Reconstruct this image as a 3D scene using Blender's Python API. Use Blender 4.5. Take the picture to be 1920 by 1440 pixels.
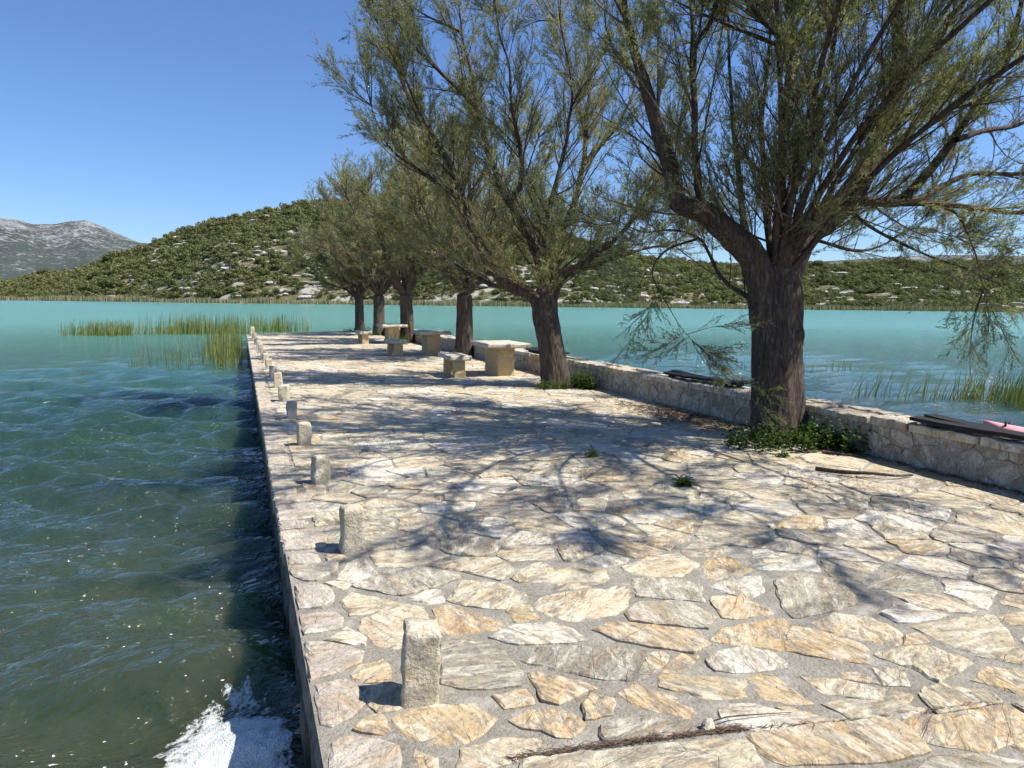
import bpy, math, random
import numpy as np
from mathutils import Matrix, Vector

# ------------------------------------------------------------------ camera, sky, sun, exposure
for o in list(bpy.data.objects):
    bpy.data.objects.remove(o, do_unlink=True)
scene = bpy.context.scene
COL = scene.collection
YAW, PITCH, ROLL, EYE = math.radians(20.6), math.radians(6.5), math.radians(0.55), 1.65
FPX = 1350.0                                   # focal length in pixels of a 1920 px wide frame
FW = np.array([math.sin(YAW) * math.cos(PITCH), math.cos(YAW) * math.cos(PITCH), -math.sin(PITCH)])
_r = np.array([math.cos(YAW), -math.sin(YAW), 0.0]); _u = np.cross(_r, FW)
RT = _r * math.cos(ROLL) + _u * math.sin(ROLL)
UP = -_r * math.sin(ROLL) + _u * math.cos(ROLL)
cam_data = bpy.data.cameras.new('camera')
cam = bpy.data.objects.new('camera', cam_data); COL.objects.link(cam)
cam_data.sensor_width = 36.0
cam_data.lens = 36.0 * FPX / 1920.0
cam_data.clip_start, cam_data.clip_end = 0.05, 12000.0
cam.matrix_world = Matrix(((RT[0], UP[0], -FW[0], 0), (RT[1], UP[1], -FW[1], 0), (RT[2], UP[2], -FW[2], EYE), (0, 0, 0, 1)))
scene.camera = cam

SUN_EL = math.radians(56.0)
SUN_AZ = math.atan2(0.86, -0.50)               # from +Y towards +X
SUN_DIR = Vector((math.sin(SUN_AZ) * math.cos(SUN_EL), math.cos(SUN_AZ) * math.cos(SUN_EL), math.sin(SUN_EL)))
world = bpy.data.worlds.new('World'); scene.world = world
world.use_nodes = True
wn = world.node_tree.nodes; wl = world.node_tree.links
sky = wn.new('ShaderNodeTexSky'); sky.sky_type = 'NISHITA'; sky.sun_disc = False
sky.sun_elevation = SUN_EL; sky.sun_rotation = SUN_AZ
sky.altitude = 0; sky.air_density = 1.0; sky.dust_density = 0.25; sky.ozone_density = 3.5
bg = wn['Background']; bg.inputs['Strength'].default_value = 0.074
tint = wn.new('ShaderNodeMix'); tint.data_type = 'RGBA'; tint.blend_type = 'MULTIPLY'; tint.inputs[0].default_value = 1.0
tint.inputs[7].default_value = (0.84, 1.03, 1.34, 1)     # the camera's vivid blue
wl.new(sky.outputs[0], tint.inputs[6]); wl.new(tint.outputs[2], bg.inputs['Color'])
sun_data = bpy.data.lights.new('sun', 'SUN'); sun_data.energy = 5.0; sun_data.angle = math.radians(0.45)
sun_data.color = (1.0, 0.955, 0.88)
sun = bpy.data.objects.new('sun', sun_data); COL.objects.link(sun)
sun.rotation_euler = SUN_DIR.to_track_quat('Z', 'Y').to_euler()
scene.view_settings.view_transform = 'Standard'; scene.view_settings.look = 'None'
scene.view_settings.gamma = 1.0; scene.view_settings.exposure = 0.69
scene.view_settings.use_curve_mapping = False
scene.render.engine = 'CYCLES'
scene.cycles.max_bounces = 6; scene.cycles.diffuse_bounces = 3; scene.cycles.glossy_bounces = 3
scene.cycles.transparent_max_bounces = 8; scene.cycles.transmission_bounces = 3
scene.cycles.use_denoising = True

rng = np.random.default_rng(11)
random.seed(11)
WATER = -0.70

# ------------------------------------------------------------------ helpers
def ray(px, py):
    return FW + RT * (px - 960) / FPX - UP * (py - 720) / FPX
def at_depth(px, py, depth):
    return np.array([0, 0, EYE]) + ray(px, py) * depth
def at_ground(px, py, z=0.0):
    d = ray(px, py); return np.array([0, 0, EYE]) + d * ((z - EYE) / d[2])
def azimuth_of(px, py):
    d = ray(px, py); return math.atan2(d[0], d[1]), math.atan2(d[2], math.hypot(d[0], d[1]))
def unit(v):
    return v / np.maximum(np.linalg.norm(v, axis=-1, keepdims=True), 1e-9)
def tag(o, label=None, cat=None, group=None, kind=None):
    if label: o['label'] = label
    if cat: o['category'] = cat
    if group: o['group'] = group
    if kind: o['kind'] = kind
    return o
def empty(name, loc=(0, 0, 0), rz=0.0):
    o = bpy.data.objects.new(name, None); COL.objects.link(o)
    o.location = loc; o.rotation_euler = (0, 0, rz); o.empty_display_size = 0.1
    return o
def mesh_data(name, verts, faces, smooth=False, attrs=None):
    """faces: list of index tuples, or an (n,3)/(n,4) array; attrs: {name: per-face float array or (n,3) colours}"""
    me = bpy.data.meshes.new(name)
    verts = np.asarray(verts, dtype=np.float32)
    if isinstance(faces, np.ndarray):
        nf, k = faces.shape
        me.vertices.add(len(verts)); me.vertices.foreach_set('co', verts.ravel())
        me.loops.add(nf * k); me.loops.foreach_set('vertex_index', faces.astype(np.int32).ravel())
        me.polygons.add(nf); me.polygons.foreach_set('loop_start', np.arange(0, nf * k, k, dtype=np.int32))
        me.polygons.foreach_set('loop_total', np.full(nf, k, dtype=np.int32))
        me.update(calc_edges=True)
    else:
        me.from_pydata([tuple(v) for v in verts.tolist()], [], [tuple(f) for f in faces])
        me.update()
    if smooth:
        me.polygons.foreach_set('use_smooth', np.ones(len(me.polygons), dtype=bool))
    for an, av in (attrs or {}).items():
        av = np.asarray(av, dtype=np.float32)
        if av.ndim == 1:
            a = me.attributes.new(an, 'FLOAT', 'FACE'); a.data.foreach_set('value', av)
        else:
            a = me.attributes.new(an, 'FLOAT_COLOR', 'FACE')
            a.data.foreach_set('color', np.hstack([av, np.ones((len(av), 1), np.float32)]).ravel())
    return me
def add_obj(name, me, mat=None, parent=None, loc=None):
    o = bpy.data.objects.new(name, me); COL.objects.link(o)
    if mat is not None and not me.materials: me.materials.append(mat)
    if parent is not None: o.parent = parent
    if loc is not None: o.location = loc
    return o
def hash_noise(P, scale, seed=0):
    """cheap smooth value noise on an (n,2|3) array, about -1..1"""
    P = np.asarray(P, float) * scale
    if P.shape[1] == 2: P = np.hstack([P, np.zeros((len(P), 1))])
    i = np.floor(P).astype(np.int64); f = P - i; f = f * f * (3 - 2 * f)
    def h(a, b, c):
        n = (a * 374761393 + b * 668265263 + c * 2147483647 + seed * 974711) & 0x7fffffff
        n = (n ^ (n >> 13)) * 1274126177 & 0x7fffffff
        return ((n ^ (n >> 16)) & 0xffff) / 32767.5 - 1.0
    out = 0
    for dx in (0, 1):
        for dy in (0, 1):
            for dz in (0, 1):
                w = (f[:, 0] if dx else 1 - f[:, 0]) * (f[:, 1] if dy else 1 - f[:, 1]) * (f[:, 2] if dz else 1 - f[:, 2])
                out = out + w * h(i[:, 0] + dx, i[:, 1] + dy, i[:, 2] + dz)
    return out
def fractal(P, scale, seed=0, octaves=4):
    out = 0; a = 1.0
    for k in range(octaves):
        out = out + a * hash_noise(P, scale * 2 ** k, seed + k); a *= 0.5
    return out

class NT:
    """small node-tree writer"""
    def __init__(self, name):
        self.mat = bpy.data.materials.new(name); self.mat.use_nodes = True
        self.t = self.mat.node_tree; self.n = self.t.nodes; self.l = self.t.links
        self.out = self.n['Material Output']; self.bsdf = self.n['Principled BSDF']
    def node(self, kind, **kw):
        nd = self.n.new(kind)
        for k, v in kw.items(): setattr(nd, k, v)
        return nd
    def link(self, a, b): self.l.new(a, b)
    def set(self, nd, name, val):
        if hasattr(val, 'links'): self.l.new(val, nd.inputs[name])
        else: nd.inputs[name].default_value = val
    def position(self): return self.node('ShaderNodeNewGeometry').outputs['Position']
    def objcoord(self): return self.node('ShaderNodeTexCoord').outputs['Object']
    def mapping(self, vec, scale=(1, 1, 1), rot=(0, 0, 0), loc=None):
        m = self.node('ShaderNodeMapping'); self.link(vec, m.inputs['Vector'])
        m.inputs['Scale'].default_value = scale; m.inputs['Rotation'].default_value = rot
        if loc is not None: self.set(m, 'Location', loc)
        return m.outputs[0]
    def noise(self, vec, scale, detail=4, rough=0.55, dist=0.0):
        nd = self.node('ShaderNodeTexNoise'); self.link(vec, nd.inputs['Vector'])
        nd.inputs['Scale'].default_value = scale; nd.inputs['Detail'].default_value = detail
        nd.inputs['Roughness'].default_value = rough; nd.inputs['Distortion'].default_value = dist
        return nd.outputs['Fac']
    def voronoi(self, vec, scale, feature='DISTANCE_TO_EDGE', out='Distance', rand=1.0):
        nd = self.node('ShaderNodeTexVoronoi', feature=feature); self.link(vec, nd.inputs['Vector'])
        nd.inputs['Scale'].default_value = scale; nd.inputs['Randomness'].default_value = rand
        return nd.outputs[out]
    def ramp(self, fac, stops):
        nd = self.node('ShaderNodeValToRGB'); self.link(fac, nd.inputs[0])
        cr = nd.color_ramp
        while len(cr.elements) < len(stops): cr.elements.new(0.5)
        for e, (p, c) in zip(cr.elements, stops):
            e.position = p; e.color = (c, c, c, 1) if isinstance(c, (int, float)) else (*c, 1)
        return nd.outputs[0]
    def math(self, op, a, b=None, clamp=False):
        nd = self.node('ShaderNodeMath', operation=op, use_clamp=clamp)
        for i, v in enumerate((a, b)):
            if v is None: continue
            if hasattr(v, 'links'): self.l.new(v, nd.inputs[i])
            else: nd.inputs[i].default_value = v
        return nd.outputs[0]
    def mix(self, fac, a, b, blend='MIX'):
        nd = self.node('ShaderNodeMix', data_type='RGBA', blend_type=blend)
        for idx, v in ((0, fac), (6, a), (7, b)):
            if hasattr(v, 'links'): self.l.new(v, nd.inputs[idx])
            else: nd.inputs[idx].default_value = v if idx == 0 else (*v, 1)
        return nd.outputs[2]
    def attr(self, name, out='Color'):
        nd = self.node('ShaderNodeAttribute', attribute_name=name); return nd.outputs[out]
    def bump(self, height, strength=0.5, dist=0.02, normal=None):
        nd = self.node('ShaderNodeBump'); self.link(height, nd.inputs['Height'])
        nd.inputs['Strength'].default_value = strength; nd.inputs['Distance'].default_value = dist
        if normal is not None: self.link(normal, nd.inputs['Normal'])
        return nd.outputs[0]
    def finish(self, color, rough=0.85, normal=None, spec=0.3):
        b = self.bsdf
        self.set(b, 'Base Color', color if hasattr(color, 'links') else (*color, 1))
        self.set(b, 'Roughness', rough); b.inputs['Specular IOR Level'].default_value = spec
        if normal is not None: self.link(normal, b.inputs['Normal'])
        return self.mat

# ------------------------------------------------------------------ materials
def stone_material(name, stain=0.8, stain_col=(0.20, 0.18, 0.145), crack=0.6, grain=1.0):
    m = NT(name)
    pos = m.position(); rnd = m.attr('rnd', 'Fac')
    off = m.node('ShaderNodeCombineXYZ'); m.link(m.math('MULTIPLY', rnd, 37.0), off.inputs[0]); m.link(m.math('MULTIPLY', rnd, 91.0), off.inputs[1])
    add = m.node('ShaderNodeVectorMath', operation='ADD'); m.link(pos, add.inputs[0]); m.link(off.outputs[0], add.inputs[1])
    v = add.outputs[0]
    rz = m.node('ShaderNodeVectorRotate', rotation_type='Z_AXIS'); m.link(v, rz.inputs['Vector']); m.link(m.math('MULTIPLY', rnd, 6.28), rz.inputs['Angle'])
    vs = m.mapping(rz.outputs[0], scale=(1.0, 2.6, 1.0))
    tint = m.attr('tint')
    n1 = m.noise(vs, 2.6, 6, 0.62, 0.6)
    n2 = m.noise(v, 42.0, 5, 0.72)
    n3 = m.noise(vs, 8.0, 7, 0.68, 1.0)
    n4 = m.noise(v, 16.0, 5, 0.7, 0.3)
    dirt = m.noise(pos, 1.1, 5, 0.65, 0.4)                      # weathering that runs across several stones
    ochre = m.math('MULTIPLY', m.ramp(n1, [(0.47, 0.0), (0.60, 1.0)]), 0.55)
    c = m.mix(ochre, tint, m.mix(1.0, tint, (1.0, 0.78, 0.52), 'MULTIPLY'))
    pale = m.ramp(m.noise(vs, 4.4, 6, 0.72, 0.8), [(0.48, 0.0), (0.58, 1.0)])
    c = m.mix(m.math('MULTIPLY', pale, 0.55), c, (0.66, 0.615, 0.50))
    st = m.math('MULTIPLY', m.ramp(n3, [(0.46, 0.0), (0.54, 0.8), (0.66, 1.0)]), m.ramp(m.math('ADD', m.math('MULTIPLY', n1, 0.5), m.math('MULTIPLY', dirt, 0.5)), [(0.44, 0.0), (0.53, 1.0)]))
    c = m.mix(m.math('MULTIPLY', st, stain), c, stain_col)
    lich = m.math('MULTIPLY', m.ramp(n4, [(0.58, 0.0), (0.66, 1.0)]), 0.45)
    c = m.mix(m.math('MULTIPLY', lich, stain), c, (0.15, 0.135, 0.11))
    sp = m.ramp(n2, [(0.30, 0.5), (0.48, 1.0), (0.72, 1.14)])
    c = m.mix(1.0, c, sp, 'MULTIPLY')
    crk = m.ramp(m.voronoi(vs, 3.3), [(0.0, 0.0), (0.010, 1.0)])
    crk2 = m.math('MAXIMUM', crk, m.ramp(m.noise(v, 2.2, 3), [(0.44, 0.0), (0.5, 1.0)]))
    dark = m.mix(m.math('MULTIPLY', m.math('SUBTRACT', 1.0, crk2), crack), c, (0.09, 0.075, 0.055))
    h = m.math('ADD', m.math('MULTIPLY', n3, 1.3), m.math('ADD', m.math('MULTIPLY', n2, 0.35 * grain), m.math('ADD', m.math('MULTIPLY', crk2, 0.25), m.math('MULTIPLY', n1, 0.9))))
    return m.finish(dark, 0.88, m.bump(h, 0.85, 0.022), 0.25)

MAT = {}
MAT['flag'] = stone_material('limestone_flags')
MAT['kerb'] = stone_material('limestone_kerb', stain=0.35, stain_col=(0.26, 0.22, 0.18), crack=0.15, grain=2.2)
MAT['wallstone'] = stone_material('wall_limestone', stain=0.5, stain_col=(0.20, 0.175, 0.14), crack=0.2, grain=1.6)

def mk_mortar(name, a, b):
    m = NT(name); p = m.position()
    n = m.noise(p, 60, 5, 0.75); n2 = m.noise(p, 3.2, 4, 0.6); n3 = m.noise(p, 14, 5, 0.65)
    c = m.mix(m.ramp(n2, [(0.35, 0.0), (0.66, 1.0)]), a, b)
    c = m.mix(1.0, c, m.ramp(n, [(0.3, 0.6), (0.5, 1.0), (0.75, 1.2)]), 'MULTIPLY')
    c = m.mix(m.ramp(n3, [(0.58, 0.0), (0.72, 0.5)]), c, (0.13, 0.115, 0.09))
    c = m.mix(m.ramp(m.noise(p, 5.5, 5, 0.7, 0.5), [(0.54, 0.0), (0.64, 0.7)]), c, (0.46, 0.435, 0.38))
    return m.finish(c, 0.92, m.bump(m.math('ADD', n, n3), 0.9, 0.02), 0.15)
MAT['mortar'] = mk_mortar('joint_mortar', (0.26, 0.235, 0.19), (0.38, 0.35, 0.29))
MAT['wallmortar'] = mk_mortar('wall_mortar', (0.27, 0.24, 0.195), (0.36, 0.325, 0.27))

def mk_quay():
    m = NT('quay_side_stone'); p = m.position()
    sep = m.node('ShaderNodeSeparateXYZ'); m.link(p, sep.inputs[0])
    n = m.noise(p, 9, 6, 0.65); n2 = m.noise(p, 40, 4, 0.7)
    c = m.mix(m.ramp(n, [(0.35, 0.0), (0.65, 1.0)]), (0.12, 0.105, 0.085), (0.26, 0.23, 0.19))
    wet = m.math('ADD', m.math('MULTIPLY', sep.outputs[2], 3.0), m.math('ADD', 1.55, m.math('MULTIPLY', m.math('SUBTRACT', n, 0.5), 1.2)), clamp=True)
    c = m.mix(wet, (0.018, 0.026, 0.012), c)         # wet, algae-covered foot of the wall
    return m.finish(c, 0.8, m.bump(m.math('ADD', n, m.math('MULTIPLY', n2, 0.4)), 0.9, 0.03), 0.3)
MAT['quay'] = mk_quay()

def mk_bark():
    m = NT('furrowed_bark'); p = m.position()
    v = m.mapping(p, scale=(1, 1, 0.16), rot=(0.06, 0.05, 0))
    n = m.noise(v, 21, 7, 0.72, 1.6); n2 = m.noise(p, 5, 4, 0.6); n3 = m.noise(m.mapping(p, scale=(1, 1, 0.3)), 90, 4, 0.7)
    c = m.ramp(n, [(0.30, (0.030, 0.022, 0.017)), (0.48, (0.088, 0.067, 0.052)), (0.66, (0.20, 0.162, 0.13)), (0.8, (0.29, 0.245, 0.20))])
    c = m.mix(m.ramp(n2, [(0.45, 0.0), (0.7, 0.5)]), c, (0.15, 0.095, 0.055))
    h = m.math('ADD', m.math('MULTIPLY', n, 1.0), m.math('MULTIPLY', n3, 0.3))
    return m.finish(c, 0.92, m.bump(h, 1.0, 0.045), 0.15)
MAT['bark'] = mk_bark()
def mk_twig():
    m = NT('twig_bark'); r = m.attr('rnd', 'Fac')
    c = m.ramp(r, [(0.0, (0.055, 0.032, 0.022)), (0.5, (0.13, 0.085, 0.06)), (0.8, (0.22, 0.17, 0.13)), (1.0, (0.38, 0.33, 0.28))])
    return m.finish(c, 0.85, None, 0.2)
MAT['twig'] = mk_twig()

def mk_leaf(name, stops, trans=0.45, gloss=0.05):
    m = NT(name); r = m.attr('rnd', 'Fac')
    it = m.node('ShaderNodeAttribute', attribute_name='tone', attribute_type='INSTANCER')
    r = m.math('ADD', r, it.outputs['Fac'], clamp=True)
    c = m.ramp(r, stops)
    d = m.node('ShaderNodeBsdfDiffuse'); m.link(c, d.inputs[0])
    t = m.node('ShaderNodeBsdfTranslucent')
    m.link(m.mix(1.0, c, (1.0, 1.15, 0.6), 'MULTIPLY'), t.inputs[0])
    mx = m.node('ShaderNodeMixShader'); mx.inputs[0].default_value = trans
    m.link(d.outputs[0], mx.inputs[1]); m.link(t.outputs[0], mx.inputs[2])
    g = m.node('ShaderNodeBsdfGlossy'); g.inputs['Roughness'].default_value = 0.5; g.inputs[0].default_value = (0.8, 0.8, 0.8, 1)
    mx2 = m.node('ShaderNodeMixShader'); mx2.inputs[0].default_value = gloss
    m.link(mx.outputs[0], mx2.inputs[1]); m.link(g.outputs[0], mx2.inputs[2])
    m.link(mx2.outputs[0], m.out.inputs['Surface'])
    m.n.remove(m.bsdf)
    return m.mat
MAT['leaf'] = mk_leaf('tamarisk_sprays', [(0.0, (0.12, 0.130, 0.055)), (0.35, (0.26, 0.265, 0.125)), (0.7, (0.40, 0.38, 0.22)), (1.0, (0.52, 0.47, 0.32))], 0.5, 0.0)
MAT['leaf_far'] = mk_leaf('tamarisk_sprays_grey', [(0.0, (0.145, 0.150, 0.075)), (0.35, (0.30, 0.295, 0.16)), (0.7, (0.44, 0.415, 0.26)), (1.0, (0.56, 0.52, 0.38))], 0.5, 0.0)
MAT['blossom'] = mk_leaf('dry_blossom', [(0.0, (0.44, 0.37, 0.24)), (0.5, (0.58, 0.51, 0.37)), (1.0, (0.72, 0.65, 0.54))], 0.4, 0.0)
MAT['weed'] = mk_leaf('weed_leaves', [(0.0, (0.030, 0.058, 0.012)), (0.6, (0.060, 0.110, 0.020)), (1.0, (0.12, 0.165, 0.045))], 0.4, 0.02)
MAT['reed'] = mk_leaf('reed_blades', [(0.0, (0.11, 0.15, 0.035)), (0.45, (0.23, 0.26, 0.08)), (0.75, (0.38, 0.34, 0.16)), (1.0, (0.55, 0.47, 0.28))], 0.35, 0.0)
MAT['reed_dry'] = mk_leaf('reed_belt_blades', [(0.0, (0.13, 0.135, 0.06)), (0.4, (0.25, 0.235, 0.13)), (1.0, (0.40, 0.35, 0.23))], 0.2, 0.0)
MAT['shrub'] = mk_leaf('maquis_leaves', [(0.0, (0.050, 0.060, 0.024)), (0.35, (0.115, 0.128, 0.050)), (0.7, (0.185, 0.190, 0.082)), (1.0, (0.26, 0.25, 0.125))], 0.25, 0.0)
MAT['litter'] = mk_leaf('dry_litter', [(0.0, (0.045, 0.026, 0.016)), (0.6, (0.11, 0.065, 0.04)), (1.0, (0.22, 0.15, 0.09))], 0.1)

def mk_table(name, a, b):
    m = NT(name); p = m.position()
    n = m.noise(p, 11, 6, 0.65, 0.5); n2 = m.noise(p, 55, 4, 0.7)
    c = m.mix(m.ramp(n, [(0.36, 0.0), (0.64, 1.0)]), a, b)
    c = m.mix(1.0, c, m.ramp(n2, [(0.3, 0.65), (0.5, 1.0), (0.75, 1.15)]), 'MULTIPLY')
    return m.finish(c, 0.88, m.bump(m.math('ADD', n, m.math('MULTIPLY', n2, 0.6)), 0.9, 0.035), 0.2)
MAT['slab'] = mk_table('pale_slab_stone', (0.50, 0.43, 0.32), (0.64, 0.59, 0.49))
MAT['pedestal'] = mk_table('ochre_pedestal_stone', (0.58, 0.39, 0.18), (0.66, 0.52, 0.31))
MAT['bollard'] = mk_table('rough_bollard_stone', (0.52, 0.43, 0.28), (0.62, 0.56, 0.44))
MAT['bollard_grey'] = mk_table('weathered_bollard_stone', (0.44, 0.39, 0.31), (0.57, 0.52, 0.44))
def mk_wood():
    m = NT('weathered_dark_wood'); p = m.position()
    n = m.noise(m.mapping(p, scale=(1, 0.06, 1)), 60, 5, 0.7, 0.3)
    c = m.ramp(n, [(0.3, (0.008, 0.007, 0.007)), (0.55, (0.018, 0.016, 0.015)), (0.75, (0.05, 0.045, 0.04))])
    return m.finish(c, 0.75, m.bump(n, 0.8, 0.01), 0.3)
MAT['wood'] = mk_wood()
m = NT('pink_hull'); MAT['pink'] = m.finish(m.mix(m.noise(m.position(), 6, 3), (0.78, 0.30, 0.32), (0.86, 0.40, 0.40)), 0.35, None, 0.5)
m = NT('black_plastic'); MAT['black'] = m.finish((0.015, 0.015, 0.017), 0.5, None, 0.4)
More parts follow.
